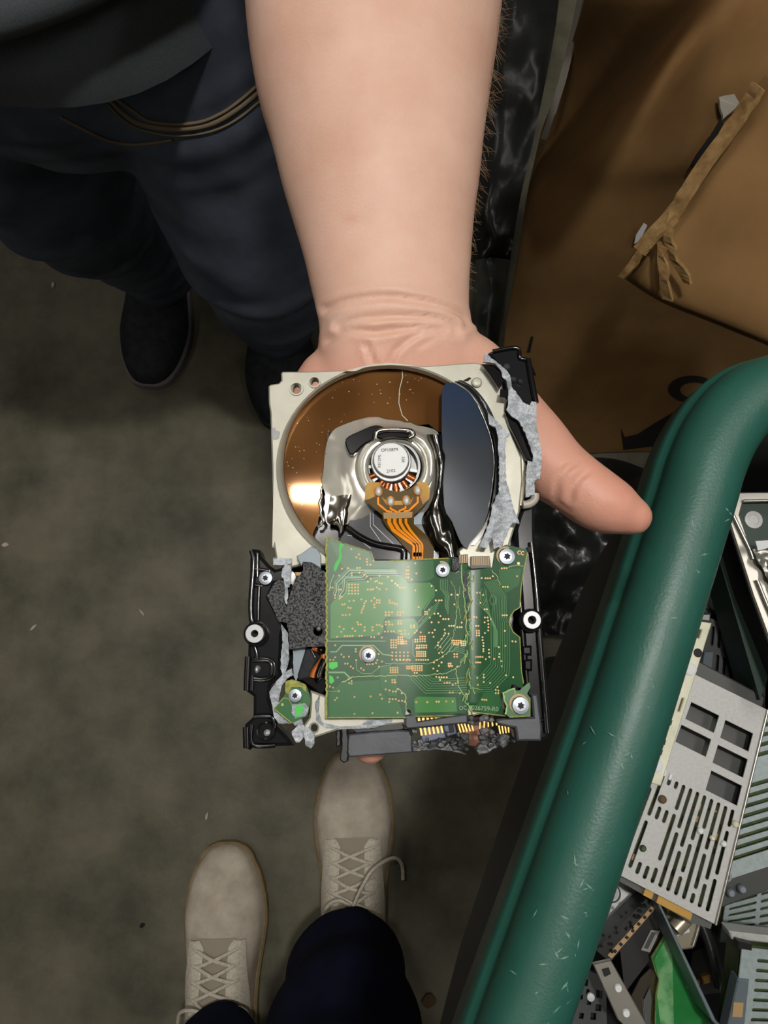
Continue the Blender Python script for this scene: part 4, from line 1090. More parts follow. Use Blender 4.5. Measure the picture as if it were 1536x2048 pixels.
# thumb, standing out to the side
TZ_ = Z0 - .0330
TH = [(930,740,PZ-.003,.0170),(1000,830,TZ_-.007,.0180),(1060,893,TZ_-.003,.0168),(1108,938,TZ_+.001,.0142),(1150,968,TZ_+.002,.0131),(1195,1000,TZ_+.003,.0129),(1235,1020,TZ_+.003,.0112),(1266,1034,TZ_+.003,.0078)]
Q = smooth_path(TH, 6)
b.tube([W(q[0], q[1], q[2]) for q in Q], [q[3] for q in Q], 22)
b.ball(W(1266,1034,TZ_+.003), .0078, 20); b.ball(W(930,740,PZ-.003), .0165, 20)
vs, fs, ns = blend_union(b, .0016, 14, .5)
CREASE = [([(650,618),(700,601),(770,592),(850,603),(915,624),(938,648)], 1.9, .0017), ([(676,654),(700,642),(760,633),(830,634),(880,640),(928,656)], 1.9, .0016),
          ([(655,682),(690,662),(720,660),(750,664),(790,658),(830,655),(880,656),(910,662)], 2.0, .0016), ([(733,690),(742,712),(748,730)], 1.6, .0012),
          ([(780,728),(790,702),(815,682),(850,667),(890,660)], 1.6, .0010), ([(800,676),(840,668)], 1.4, .0008), ([(840,690),(880,672),(920,672)], 1.6, .0007),
          ([(1112,990),(1120,950),(1150,925)], 1.8, .0007), ([(1140,1000),(1150,965),(1172,945)], 1.8, .0009), ([(1110,1000),(1140,1020)], 1.5, .0004)]
CP = [(smooth_path(c, 6), w, d) for c, w, d in CREASE]
def segd(p, A):
    m = 1e9
    for a, c in zip(A, A[1:]):
        dx, dy = c[0]-a[0], c[1]-a[1]; L2 = dx*dx+dy*dy
        t = 0 if L2 == 0 else max(0, min(1, ((p[0]-a[0])*dx + (p[1]-a[1])*dy)/L2))
        q = (p[0]-a[0]-t*dx)**2 + (p[1]-a[1]-t*dy)**2
        if q < m: m = q
    return math.sqrt(m)
out = []
for p, n in zip(vs, ns):
    q = p.copy()
    if n.z > .15 and p.y > -.2 and p.y < .34:
        u, v = PX(p)
        if 570 < v < 1030 and u < 1200:
            for A, w, d in CP:
                e = segd((u, v), A)
                wp = w*3.2
                if e < wp*4:
                    q -= n * d * math.exp(-(e/wp)**2)
                    q += n * d * .35 * math.exp(-((e-wp*2.2)/(wp*1.2))**2)
    q += n * .0006 * n3(p, 40)
    out.append(q)
b = MB(); b.add(out, fs, 0, True)
body = b.build('body', 'skin', holder)
body['label'] = 'bare forearm and open hand, thumb pointing aside'
# flushed palm and thumb: true skin colour carried as a vertex colour
me = body.data
ca = me.color_attributes.new('flush', 'FLOAT_COLOR', 'POINT')
ol = Vector(HOLD)
for i, vert in enumerate(me.vertices):
    p = vert.co + ol
    u, v = PX(p) if p.z < CAM_H - .05 else (0, 0)
    f = max(0, min(1, (v - 640)/110.0)) * .75
    f += .25 * max(0, min(1, (u - 1130)/120.0))
    f += .55*math.exp(-(((u-705)/16)**2 + ((v-437)/8)**2))
    ca.data[i].color = (f, f, f, 1)
nt = MATS['skin'].node_tree; bs = nt.nodes['Principled BSDF']
at = nt.nodes.new('ShaderNodeAttribute'); at.attribute_name = 'flush'
mx = nt.nodes.new('ShaderNodeMix'); mx.data_type = 'RGBA'
old = bs.inputs['Base Color'].links[0].from_socket
nt.links.new(at.outputs['Fac'], mx.inputs['Factor']); nt.links.new(old, mx.inputs['A'])
mx.inputs['B'].default_value = rgb(214, 154, 134)
nt.links.new(mx.outputs['Result'], bs.inputs['Base Color'])
# fine hair along the outer edge of the forearm
b = MB(); rnd = random.Random(4)
for i in range(210):
    v = rnd.uniform(-40, 640); side = rnd.random()
    e = [f for f in FA]
    for a, c in zip(e, e[1:]):
        if a[0] <= v <= c[0]:
            f = (v-a[0])/(c[0]-a[0]); r = a[2]+(c[2]-a[2])*f; l = a[1]+(c[1]-a[1])*f; z = a[3]+(c[3]-a[3])*f; h = a[4]+(c[4]-a[4])*f
    if True:
        s = W(r-1, v, z) + Vector((0, 0, rnd.uniform(-.7, .3)*h)); dx = 1
        if v > 560: continue
    else:
        s = W(l+1, v, z) + Vector((0, 0, rnd.uniform(-.5, .2)*h)); dx = -1
    L_ = rnd.uniform(.003, .0085) * (1.2 if v < 350 else .7)
    d = Vector((dx*rnd.uniform(.2, 1), rnd.uniform(-1.3, .25), rnd.uniform(-.3, .6))).normalized()
    s -= d*.002
    m = s + d*L_*.55 + Vector((0, -.0008, 0)); e2 = s + d*L_ + Vector((dx*rnd.uniform(-.001,.001), -rnd.uniform(.0005,.003), rnd.uniform(-.001,.001)))
    b.tube([s, m, e2], [.00010, .00008, .00004], 4, 0, False)
b.build('arm_hair', 'hair', holder)['kind'] = 'stuff'

# jeans
b = MB()
def ell(c, a, bb, n=36, rot=0.0): return None
PEL = [(.98,-.26,.585,.196,.165),(.88,-.250,.580,.212,.176),(.80,-.246,.575,.220,.184),(.72,-.255,.57,.215,.172),(.65,-.255,.575,.190,.150)]
b.tube([Vector((x, y, z)) for z, x, y, a, c in PEL], 1, 40, sq=[(a, c) for z, x, y, a, c in PEL], upv=(0, 1, 0))
def leg(P):
    Q = smooth_path(P, 5)
    b.tube([Vector((q[0], q[1], q[2])) for q in Q], 1, 32, sq=[(q[3], q[4]) for q in Q], upv=(0, 1, 0))
leg([(-.150,.555,.80,.112,.155),(-.138,.520,.66,.110,.135),(-.132,.490,.54,.104,.116),(-.134,.480,.42,.090,.100),(-.150,.520,.28,.074,.082),(-.172,.565,.15,.070,.075),(-.178,.580,.075,.070,.078)])
leg([(-.365,.575,.80,.108,.150),(-.372,.560,.66,.106,.132),(-.378,.555,.54,.098,.112),(-.380,.570,.42,.084,.094),(-.378,.610,.28,.070,.080),(-.376,.650,.15,.066,.072),(-.376,.668,.075,.068,.076)])
vs, fs, ns = blend_union(b, .007, 6, .5)
out = []
for p, n in zip(vs, ns):
    q = p.copy()
    f = .0045*n3((p.x*.5, p.y*.5, p.z*1.6), 9, 1.0) + .003*n3(p, 22, 2.0)
    # creases across the lap and bunching over knee and ankle
    for z0_, w_, d_, t_ in ((.70,.014,.006,.55),(.735,.012,.005,.6),(.665,.012,.004,.5),(.47,.016,.010,.25),(.435,.012,-.006,.3),(.36,.014,.007,.1),(.30,.012,.006,-.2),(.24,.012,.006,.2),(.17,.010,.006,-.1),(.13,.010,.006,.1)):
        zz_ = p.z - t_*(p.x + .2)*.5
        f += d_*math.exp(-((zz_-z0_)/w_)**2)*(.6 + .4*n3(p, 6, z0_))
    out.append(q + n*f)
b = MB(); b.add(out, fs, 0, True)
b.build('jeans', 'denim', holder)
# shirt: open tube hanging over the jeans
def shirt_ring(z, x, y, a, c, n=72):
    row = []
    for i in range(n+1):
        q = 2*math.pi*i/n
        p = Vector((x + a*math.cos(q), y + c*math.sin(q), z))
        d = Vector((math.cos(q), math.sin(q), 0))
        w = .008*math.sin(11*z*2.2 + 3.0*math.sin(q*1.0) + 2*q) + .016*n3((p.x, p.y, p.z*2.2), 7, 4.0)
        w += .018*math.exp(-((z-.865-.10*(p.x+.25))/.020)**2) - .014*math.exp(-((z-.835-.10*(p.x+.25))/.012)**2) + .022*math.exp(-((z-.945-.18*(p.x+.25))/.028)**2)
        row.append(p + d*w)
    return row
S = smooth_path([(.795,-.262,.580,.224,.216),(.82,-.262,.580,.226,.216),(.86,-.264,.582,.228,.222),(.92,-.27,.590,.230,.226),(1.0,-.30,.60,.224,.214),(1.1,-.30,.62,.216,.196),(1.2,-.30,.64,.220,.172),(1.28,-.30,.65,.215,.140),(1.34,-.30,.655,.150,.095),(1.36,-.30,.655,.09,.07)], 6)
b = MB(); b.grid([shirt_ring(*r) for r in S], 0, True, .003)
b.tube([(-.10,.64,1.27),(-.06,.62,1.22),(-.03,.60,1.13)], 1, 28, sq=[(.09,.09),(.085,.085),(.08,.08)])
b.build('tee_shirt', 'shirt', holder)
# pocket seam lying on the jeans
from mathutils.bvhtree import BVHTree
JB = BVHTree.FromPolygons(out, fs)
cam_p = Vector((0, 0, CAM_H))
def on_jeans(u, v, lift=.001):
    d = (W(u, v, .3) - cam_p).normalized()
    h = JB.ray_cast(cam_p, d)
    return h[0] + h[1]*lift if h[0] is not None else None
b = MB()
for pts, r, mi in (([(218,196),(245,222),(275,243),(310,252),(350,256),(400,252),(440,238),(480,212),(520,178),(545,160)], .0020, 0), ([(228,192),(262,216),(300,240),(350,246),(400,242),(440,226),(478,200),(516,166)], .0012, 1),
                   ([(214,204),(240,232),(275,254),(320,266),(360,270),(420,262),(470,240),(520,200)], .0009, 1), ([(120,232),(170,258),(215,278),(260,287),(310,284),(345,278)], .0012, 0)):
    P = [on_jeans(u, v) for u, v in smooth_path(pts, 6)]
    P = [p for p in P if p is not None and .6 < p.z < 1.0]
    if len(P) > 3: b.tube(P, r, 7, mi)
if b.v: b.build('pocket_seam', ['thread', 'thread'], holder)

# ------------------------------------------------------------------ footwear
SHOE = [(.303,.008,.020),(.299,.020,.032),(.289,.032,.041),(.268,.0445,.050),(.238,.0535,.058),(.205,.0575,.064),(.170,.054,.074),(.130,.047,.092),(.095,.0435,.108),(.06,.0425,.112),(.03,.040,.112),(.005,.032,.108),(-.006,.016,.100)]
SH = smooth_path(SHOE, 4)
def shoe_at(y):
    for a, c in zip(SH, SH[1:]):
        if c[0] <= y <= a[0]:
            f = (y-a[0])/(c[0]-a[0]) if c[0] != a[0] else 0
            return a[1]+(c[1]-a[1])*f, a[2]+(c[2]-a[2])*f
    return SH[-1][1], SH[-1][2]
def shoe_pt(y, x, lift=0.0):
    hw, zt = shoe_at(y); zb = .018
    s = max(-1, min(1, x/hw)); c = (1-abs(s)**2.3)**(1/2.3) if abs(s) < 1 else 0
    return Vector((x*(1+lift*4), y, zb + (zt-zb)*c + lift))
def make_shoe(parent, loc, yaw, mats, lace_seed, curve=0.0, loose=None, laces=True):
    M = Matrix.Translation(loc) @ Matrix.Rotation(yaw, 4, 'Z')
    T = lambda p: M @ Vector((p[0] + curve*p[1]**2, p[1], p[2]))
    b = MB(); rows = []
    for (y, hw, zt) in SH:
        row = []
        for k in range(29):
            s = -1 + 2*k/28; s = math.copysign(abs(s)**.75, s)
            row.append(T(shoe_pt(y, s*hw) + Vector((0, 0, .0012*n3((s*.05, y, 0), 40)))))
        rows.append(row)
    b.grid(rows, 0, True)
    # collar round the ankle
    up = smooth_path([(.075,.055,.046,.064),(.105,.052,.045,.060),(.135,.048,.047,.058),(.150,.046,.049,.059)], 4)
    b.grid([[T((a*math.cos(2*math.pi*i/32), y + c*math.sin(2*math.pi*i/32), z)) for i in range(33)] for z, y, a, c in up], 0, True, -.004)
    shoe = b.build('shoe', mats[0], parent)
    b = MB()
    out_ = [T((hw+.0045 if hw > .02 else hw+.003, y+(.003 if y > .28 else 0), .019)) for y, hw, zt in SH] + [T((-(hw+.0045 if hw > .02 else hw+.003), y+(.003 if y > .28 else 0), .019)) for y, hw, zt in SH[::-1]]
    b.prism([out_], .019, 0, cham=.003); b.build('sole', mats[1], shoe)
    if not laces: return shoe
    b = MB()
    yy = [.178,.160,.142,.124,.108]
    rows = []
    for y in [.190,.175,.155,.130,.105,.085]:
        w = .022 + .004*math.sin(y*40)
        rows.append([T(shoe_pt(y, s*w, .003)) for s in (-1,-.6,-.2,.2,.6,1)])
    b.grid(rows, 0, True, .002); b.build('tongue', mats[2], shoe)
    for sd in (-1, 1):
        b = MB(); rows = []
        for y in [.188,.180,.165,.145,.120,.095,.075]:
            hw = shoe_at(y)[0]
            i0 = .017 if y < .183 else .024; i1 = min(hw*.96, .036 + (.188-y)*.08)
            rows.append([T(shoe_pt(y, sd*(i0 + (i1-i0)*f), .0055 + .0025*math.sin(math.pi*f))) for f in (0,.25,.5,.75,1)])
        b.grid(rows, 0, True, .003, flip=sd < 0); b.build('eyestay', mats[4], shoe)
    rnd = random.Random(lace_seed)
    b = MB()
    for i, y in enumerate(yy):
        for sd in (-1, 1):
            a = shoe_pt(y, sd*.026, .010); c = shoe_pt(y-.018, -sd*.024, .010); m = shoe_pt(y-.009, rnd.uniform(-.004,.004), .0135)
            b.tube([T(q) for q in smooth_path([tuple(shoe_pt(y, sd*.033, .006)), tuple(a), tuple(m), tuple(c), tuple(shoe_pt(y-.018, -sd*.033, .006))], 5)], .0027, 7)
    b.build('lace', mats[4], shoe)
    b = MB()
    kn = shoe_pt(.112, .002, .016)
    b.ball(T(kn), .005, 10)
    ends = loose or [[(0,0,0),(-.02,.012,.012),(-.040,.004,-.004),(-.05,-.02,-.03)], [(0,0,0),(.02,.016,.012),(.044,.004,-.006),(.048,-.025,-.04)]]
    for e in ends:
        b.tube([T(kn + Vector(q)) for q in smooth_path(e, 6)], .0026, 7)
    b.build('lace_bow', mats[4], shoe)
    return shoe
# the holder's dark boots
p = W(288, 690, .03)
make_shoe(holder, Vector((-.385, .505+.275, 0)) , math.pi - .05, ['black_boot', 'grey_sole', 'black_boot', 'black_boot', 'black_boot'], 1, laces=False)
make_shoe(holder, Vector((-.192, .430+.275, 0)), math.pi + .08, ['black_boot', 'black_boot', 'black_boot', 'black_boot', 'black_boot'], 2, laces=False)

# ------------------------------------------------------------------ the person who looks down
PH = W(600, 1800, 0); PH.z = 0
viewer = thing('person', 'person seen from above wearing beige lace-up boots and dark navy trousers', 'person', PH)
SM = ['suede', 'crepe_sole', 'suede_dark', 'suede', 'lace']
tA = W(452, 1692, .03); tB = W(712, 1506, .03)
make_shoe(viewer, Vector((tA.x+.006, tA.y-.303, 0)), math.radians(1.5), SM, 3)
make_shoe(viewer, Vector((tB.x-.001, tB.y-.303, 0)), math.radians(.5), SM, 4,
          loose=[[(0,0,0),(-.018,.012,.012),(-.035,.0,.0),(-.043,-.03,-.02),(-.046,-.05,-.03)], [(0,0,0),(.014,.03,.010),(.030,.050,.004),(.055,.055,-.030),(.068,.040,-.060),(.070,.016,-.075)]])
def trouser(P, seed):
    b = MB(); Q = smooth_path(P, 8); rows = []
    for (x, y, z, a, c) in Q:
        row = []
        for i in range(49):
            q = 2*math.pi*i/48
            d = Vector((math.cos(q), math.sin(q), 0))
            w = .006*n3((x+a*d.x, y+c*d.y, z*1.5), 16, seed) + .004*math.sin(55*z + 2.5*math.sin(q+seed))
            row.append(Vector((x, y, z)) + Vector((d.x*a, d.y*c, 0)) + d*w)
        rows.append(row)
    b.grid(rows, 0, True, .002)
    b.build('trouser_leg', 'navy_cloth', viewer)
A0 = tA.y - .303; B0 = tB.y - .303
trouser([(tA.x+.022, A0+.055,.115,.060,.072),(tA.x+.022, A0+.048,.17,.068,.078),(tA.x+.028, A0+.015,.28,.076,.088),(tA.x+.03, A0-.02,.42,.084,.098),(tA.x+.03, A0-.04,.47,.086,.10)], 1.0)
trouser([(tB.x-.002, B0+.040,.112,.058,.074),(tB.x-.002, B0+.036,.17,.074,.086),(tB.x+.0, B0+.022,.28,.084,.096),(tB.x-.008, B0-.02,.42,.086,.100),(tB.x-.012, B0-.04,.47,.088,.10)], 3.0)
# ------------------------------------------------------------------ torn cardboard box
BX = W(1250, 880, 0); BX.z = 0
box = thing('cardboard_box', 'big battered brown cardboard box standing behind the green bin', 'box', BX)
ROWS = [(-200, [(1190,.80),(1450,.82),(1500,.66),(1640,.64),(1900,.70)]),
        (-40, [(1180,.78),(1390,.80),(1440,.62),(1600,.62),(1900,.68)]),
        (110, [(1135,.70),(1275,.735),(1322,.56),(1460,.60),(1850,.66)]),
        (280, [(1089,.60),(1128,.615),(1200,.50),(1390,.54),(1800,.60)]),
        (365, [(1059,.52),(1070,.53),(1140,.45),(1340,.48),(1750,.55)]),
        (520, [(1034,.37),(1046,.375),(1120,.345),(1300,.375),(1750,.44)]),
        (660, [(1010,.21),(1022,.215),(1090,.205),(1290,.225),(1700,.28)]),
        (820, [(1002,.06),(1014,.062),(1080,.058),(1270,.075),(1700,.12)]),
        (905, [(1004,.006),(1016,.006),(1070,.006),(1255,.006),(1700,.006)])]
rows = []
for v, cols in ROWS:
    rows.append([(u, v + (25 if 0 < v < 700 and j > 1 else 0) - (20 if j == 4 else 0), z) for j, (u, z) in enumerate(cols)])
def refine(R, n):
    C = [smooth_path(r, n) for r in R]
    m = len(C[0]); out = []
    cols = [smooth_path([C[i][j] for i in range(len(C))], n) for j in range(m)]
    return [[cols[j][i] for j in range(m)] for i in range(len(cols[0]))]
G = refine(rows, 5)
P = []
for r in G:
    line = []
    L0 = W(*r[0])
    line.append(L0 + Vector((.34, .42, 0))); line.append(L0 + Vector((.012, .05, 0)))
    for (u, v, z) in r:
        p = W(u, v, max(z, .004)); p += Vector((0, -1, 0)) * .002*n3(p, 14, 3.0) + Vector((0, -1, 0))*.006*n3(p, 5, 8.0)
        line.append(p)
    P.append(line)
b = MB(); b.grid(P, 0, True, .006, flip=True)
b.build('wall_panel', 'cardboard', box)
def box_pt(u, v):
    best = None
    d = (W(u, v, .0) - Vector((0, 0, CAM_H))).normalized()
    h = BB.ray_cast(Vector((0, 0, CAM_H)), d)
    return h[0] - d*.002 if h[0] is not None else W(u, v, .1)
gv = [p for r in P for p in r]; nc = len(P[0])
BB = BVHTree.FromPolygons(gv, [(i*nc+j, i*nc+j+1, (i+1)*nc+j+1, (i+1)*nc+j) for i in range(len(P)-1) for j in range(nc-1)])
# flap folded outward
FL = [[(1530,150,.765),(1580,190,.76),(1680,200,.755),(1850,230,.75)],
      [(1470,225,.750),(1530,265,.745),(1650,280,.735),(1850,320,.73)],
      [(1400,325,.733),(1465,360,.730),(1600,390,.72),(1820,430,.715)],
      [(1330,425,.718),(1395,460,.716),(1540,500,.705),(1780,540,.70)],
      [(1278,485,.705),(1340,520,.705),(1480,580,.695),(1740,620,.69)],
      [(1248,545,.690),(1320,590,.688),(1440,640,.68),(1700,740,.675)],
      [(1252,560,.672),(1326,606,.668),(1440,652,.66),(1690,755,.65)]]
GF = refine(FL, 5)
P2 = []
for i, r in enumerate(GF):
    P2.append([W(u, v, z + .007*noise.noise(Vector((u*.007, v*.007, 1))) - .02*math.exp(-((j-0)/2.2)**2)) for j, (u, v, z) in enumerate(r)])
b = MB(); b.grid(P2, 0, True, .005, flip=True); b.build('flap', 'cardboard', box)
b = MB()
edge = smooth_path([(1515,168,.770),(1480,225,.757),(1400,335,.740),(1345,420,.727),(1300,470,.717),(1275,500,.710)], 6)
b.grid([[W(u-3+4*noise.noise(Vector((v*.06,0,0))), v-2, z) for u, v, z in edge], [W(u+15+7*noise.noise(Vector((v*.05,3,0))), v+13, z+.005) for u, v, z in edge]], 0, False, .004, flip=True)
for A in ([(1345,425,.730),(1335,470,.724),(1350,520,.714),(1375,560,.705)], [(1290,490,.716),(1262,530,.706),(1245,552,.696)], [(1320,480,.718),(1325,545,.708),(1332,595,.694)]):
    Q = smooth_path(A, 6)
    b.grid([[W(u-4, v, z) for u, v, z in Q], [W(u+12+9*noise.noise(Vector((v*.05, u*.01, 0))), v+5, z+.003) for u, v, z in Q]], 0, False, .003, flip=True)
b.build('torn_edge', 'cardboard_torn', box)
b = MB()
b.grid([[W(u-4, v, z+.002) for u, v, z in ((1166,-20,.75),(1150,60,.72),(1125,160,.68),(1105,225,.65),(1088,275,.61))], [W(u+7, v+2, z+.006) for u, v, z in ((1166,-20,.75),(1150,60,.72),(1125,160,.68),(1105,225,.65),(1088,275,.61))]], 0, True, .002, flip=True)
b.build('tape_edge', 'clear_tape', box)
def print_shape(l, step=10):
    q = jag(l, step, 0); b = MB()
    b.prism([[box_pt(u, v) for u, v in q]], .0006, 0); b.build('printed_mark', 'ink', box)
print_shape([(1242,858),(1250,874),(1275,868),(1310,846),(1352,822),(1390,815),(1390,900),(1300,893),(1248,900)])
ring_o = circ(1385, 778, 48, 24, 27); ring_i = circ(1390, 780, 30, 24, 16)
b = MB(); b.prism([[box_pt(u, v) for u, v in ring_o], [box_pt(u, v) for u, v in ring_i]], .0006, 0); b.build('printed_mark', 'ink', box)
print_shape([(1062,672),(1067,674),(1060,705),(1054,704)])
print_shape([(1055,720),(1066,735),(1072,750),(1060,752)])
b = MB()
Q = smooth_path([(1505,60,.0),(1380,260,0),(1382,330,0),(1430,200,0)], 3)
for A, w in (([(1432,196),(1462,190),(1474,210),(1448,232),(1440,240)], 0),):
    q = [box_pt(u, v) + Vector((0, -.004, .006)) for u, v in jag(A, 8, 1.5)]
    b.prism([q], .003, 0); b.build('tape_scrap', 'clear_tape', box)
b = MB()
for A in ([(1440,232),(1420,265),(1395,300),(1378,330),(1392,334),(1420,310),(1446,262)],):
    q = [box_pt(u, v) + Vector((0, -.003, .004)) for u, v in jag(A, 8, 1.5)]
    b.prism([q], .003, 0); b.build('torn_gap', 'ink', box)
b = MB(); q = [box_pt(u, v) + Vector((0, -.003, .004)) for u, v in [(1285,445),(1292,450),(1278,480),(1266,486),(1270,468)]]
b.prism([q], .002, 0); b.build('tape_scrap', 'label_white', box)

# crumpled film on the floor, and a dark sheet for shade
def film(name, label, outline_rows, m, seed, amp):
    Gm = refine(outline_rows, 6)
    R = []
    for r in Gm:
        R.append([W(u, v, max(.006, z + amp*(noise.noise(Vector((u*.02+seed, v*.02, seed))) + .5*noise.noise(Vector((u*.06, v*.05+seed, 0)))))) for u, v, z in r])
    b = MB(); b.grid(R, 0, True, .0012, flip=True)
    o = b.build(name, m, None, R[len(R)//2][len(R[0])//2]); tag(o, label, 'plastic film'); return o
film('film_or_shade_sheet', 'crumpled black plastic film on the floor between cardboard box and green bin',
     [[(1030,912,.02),(1140,915,.03),(1240,920,.04),(1350,965,.03)], [(1020,1000,.04),(1120,990,.08),(1210,1000,.07),(1310,1040,.05)],
      [(1030,1100,.04),(1110,1100,.07),(1190,1110,.06),(1270,1130,.04)], [(1050,1200,.03),(1110,1200,.05),(1170,1200,.04),(1230,1210,.03)], [(1070,1270,.02),(1110,1270,.03),(1150,1270,.03),(1190,1270,.02)]], 'film_or_shade_black', 1.0, .03)
film('film_or_shade_sheet', 'black sheet standing in for the deep shade between forearm and cardboard box',
     [[(930,-120,.03),(1030,-120,.06),(1130,-120,.04)], [(930,60,.03),(1015,60,.07),(1110,60,.04)], [(930,240,.02),(1000,240,.06),(1075,240,.04)], [(935,400,.02),(985,400,.06),(1040,400,.04)], [(945,520,.02),(980,520,.04),(1020,520,.03)]], 'film_or_shade_black', 6.0, .02)  # no film here: dark sheet laid in place of deep floor shade
film('stretch_wrap', 'wad of cloudy grey stretch wrap on the floor left of the cardboard box',
     [[(950,520,.05),(985,515,.09),(1020,520,.05)], [(950,580,.05),(985,580,.10),(1010,590,.06)], [(945,650,.04),(975,660,.08),(995,670,.05)], [(940,720,.02),(965,730,.05),(990,740,.03)]], 'grey_film', 3.0, .025)
# ------------------------------------------------------------------ green bin with a thick rolled rim
ZR = 0.85
rim_l = [W(1045,2048,ZR), W(1233,1500,ZR), W(1392,1000,ZR)]
d_ = (rim_l[2]-rim_l[0]).normalized(); n_ = Vector((d_.y, -d_.x, 0))
near = rim_l[0] - d_*.15
ctr = []
def corner(c, a0, a1, r, n=14):
    return [c + Vector((math.cos(a0+(a1-a0)*k/n), math.sin(a0+(a1-a0)*k/n), 0))*r for k in range(n+1)]
bend = smooth_path([tuple(W(u, v, ZR)) for u, v in ((1045,2048),(1233,1500),(1340,1165),(1392,1000),(1412,932),(1442,866),(1485,812),(1540,783),(1610,772))], 8)
bend = [Vector(q) for q in bend]
far_dir = (bend[-1]-bend[-3]).normalized()
fr_ = bend[-1] + far_dir*.26
side2 = Vector((far_dir.y, -far_dir.x, 0))
path = [near] + bend
c1 = fr_ + side2*.07
a0 = math.atan2((fr_-c1).y, (fr_-c1).x)
path += corner(c1, a0, a0 - math.pi/2, .07)[0:]
end_r = path[-1] + side2*.40
path.append(end_r)
c2 = near + n_*.07 - d_*.0
a1 = math.atan2((near-c2).y, (near-c2).x)
low = corner(c2, a1 + math.pi/2, a1, .07)
cr = end_r + (low[0]-end_r).normalized()*.02
path += low[:-1]
PR = []
for p in path:
    if not PR or (p-PR[-1]).length > .004: PR.append(p)
if (PR[-1]-PR[0]).length < .004: PR.pop()
BINC = sum(PR, Vector((0, 0, 0)))/len(PR)
bin_ = thing('recycling_bin', 'dark green plastic bin with a thick rounded rim full of scrapped drives', 'bin', Vector((BINC.x, BINC.y, 0)))
n = len(PR)
NRM = []
for i in range(n):
    t = (PR[(i+1) % n] - PR[i-1]).normalized()
    NRM.append(Vector((-t.y, t.x, 0)))
if (PR[5] + NRM[5]*.05 - BINC).length < (PR[5]-BINC).length: NRM = [-q for q in NRM]
R_ = .0188
prof = [(-R_*.75,-.030),(-R_*.95,-.016),(-R_,-.003)] + [(R_*math.cos(math.radians(a)), R_*math.sin(math.radians(a))) for a in range(172, -1, -12)] + [(R_*.985,-.003),(R_*1.0,-.0065),(R_*1.12,-.0080),(R_*1.18,-.010),(R_*1.18,-.030),(R_*1.10,-.030),(R_*1.06,-.016)]
def sweep(pf, closed=True):
    return [[PR[i % n] + NRM[i % n]*o + Vector((0, 0, h)) for o, h in pf] for i in range(n + (1 if closed else 0))]
b = MB(); b.grid(sweep(prof), 0, True); b.build('rim', 'bin_green', bin_)
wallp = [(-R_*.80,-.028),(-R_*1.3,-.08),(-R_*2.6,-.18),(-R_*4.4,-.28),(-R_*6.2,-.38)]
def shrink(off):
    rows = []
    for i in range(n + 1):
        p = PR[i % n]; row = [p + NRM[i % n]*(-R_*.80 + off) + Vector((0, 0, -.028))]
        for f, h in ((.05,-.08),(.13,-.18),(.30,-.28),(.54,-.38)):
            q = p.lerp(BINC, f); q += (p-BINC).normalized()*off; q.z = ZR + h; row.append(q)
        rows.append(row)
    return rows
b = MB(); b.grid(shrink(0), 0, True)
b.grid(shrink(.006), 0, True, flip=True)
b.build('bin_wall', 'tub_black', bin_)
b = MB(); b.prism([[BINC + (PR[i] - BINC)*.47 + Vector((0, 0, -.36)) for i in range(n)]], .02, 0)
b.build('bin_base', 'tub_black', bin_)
b = MB(); b.prism([[BINC + (PR[i]-BINC)*.22 + Vector((.06, 0, -.38)) for i in range(n)]], ZR-.38, 0, cham=.01)
b.build('pedestal', 'black_plastic', bin_)
b = MB(); rnd = random.Random(8)
for i in range(150):
    f = rnd.random(); u0, v0 = 1045+(1392-1045)*f, 2048+(1000-2048)*f
    if rnd.random() > 1.25 - f: continue
    p = rim_l[0].lerp(rim_l[2], f) ; nn = -n_
    a = math.radians(rnd.gauss(62, 22) if rnd.random() < .75 else rnd.uniform(20, 150))
    a = max(.2, min(2.8, a))
    q = p + n_*(R_+.0001)*math.cos(a) + Vector((0, 0, (R_+.0001)*math.sin(a)))
    nr = n_*math.cos(a) + Vector((0, 0, math.sin(a))); tg = (d_*rnd.uniform(-1, 1) + n_.cross(nr)*0 + nr.cross(d_)*rnd.uniform(-1, 1)).normalized()
    L_ = rnd.uniform(.0008, .0032); bt2 = nr.cross(tg); w = rnd.uniform(.0002, .0005)
    b.add([q - tg*L_, q + bt2*w, q + tg*L_, q - bt2*w], [(0, 1, 2, 3)])
b.build('scuff_mark', 'scuff', bin_)['kind'] = 'stuff'

# tan card edge behind the rim
b = MB()
A = [W(1203,1292,.30), W(1190,1300,.30), W(1150,1400,.30), W(1112,1530,.30), W(1098,1570,.30)]
b.grid([[p for p in A], [p + Vector((.02,-.004,-.002)) for p in A]], 0, False, .003, flip=True)
o = b.build('cardboard_sheet', 'cardboard', None, A[2]); tag(o, 'brown cardboard sheet edge peeking out beneath the left side of the green bin rim', 'cardboard')

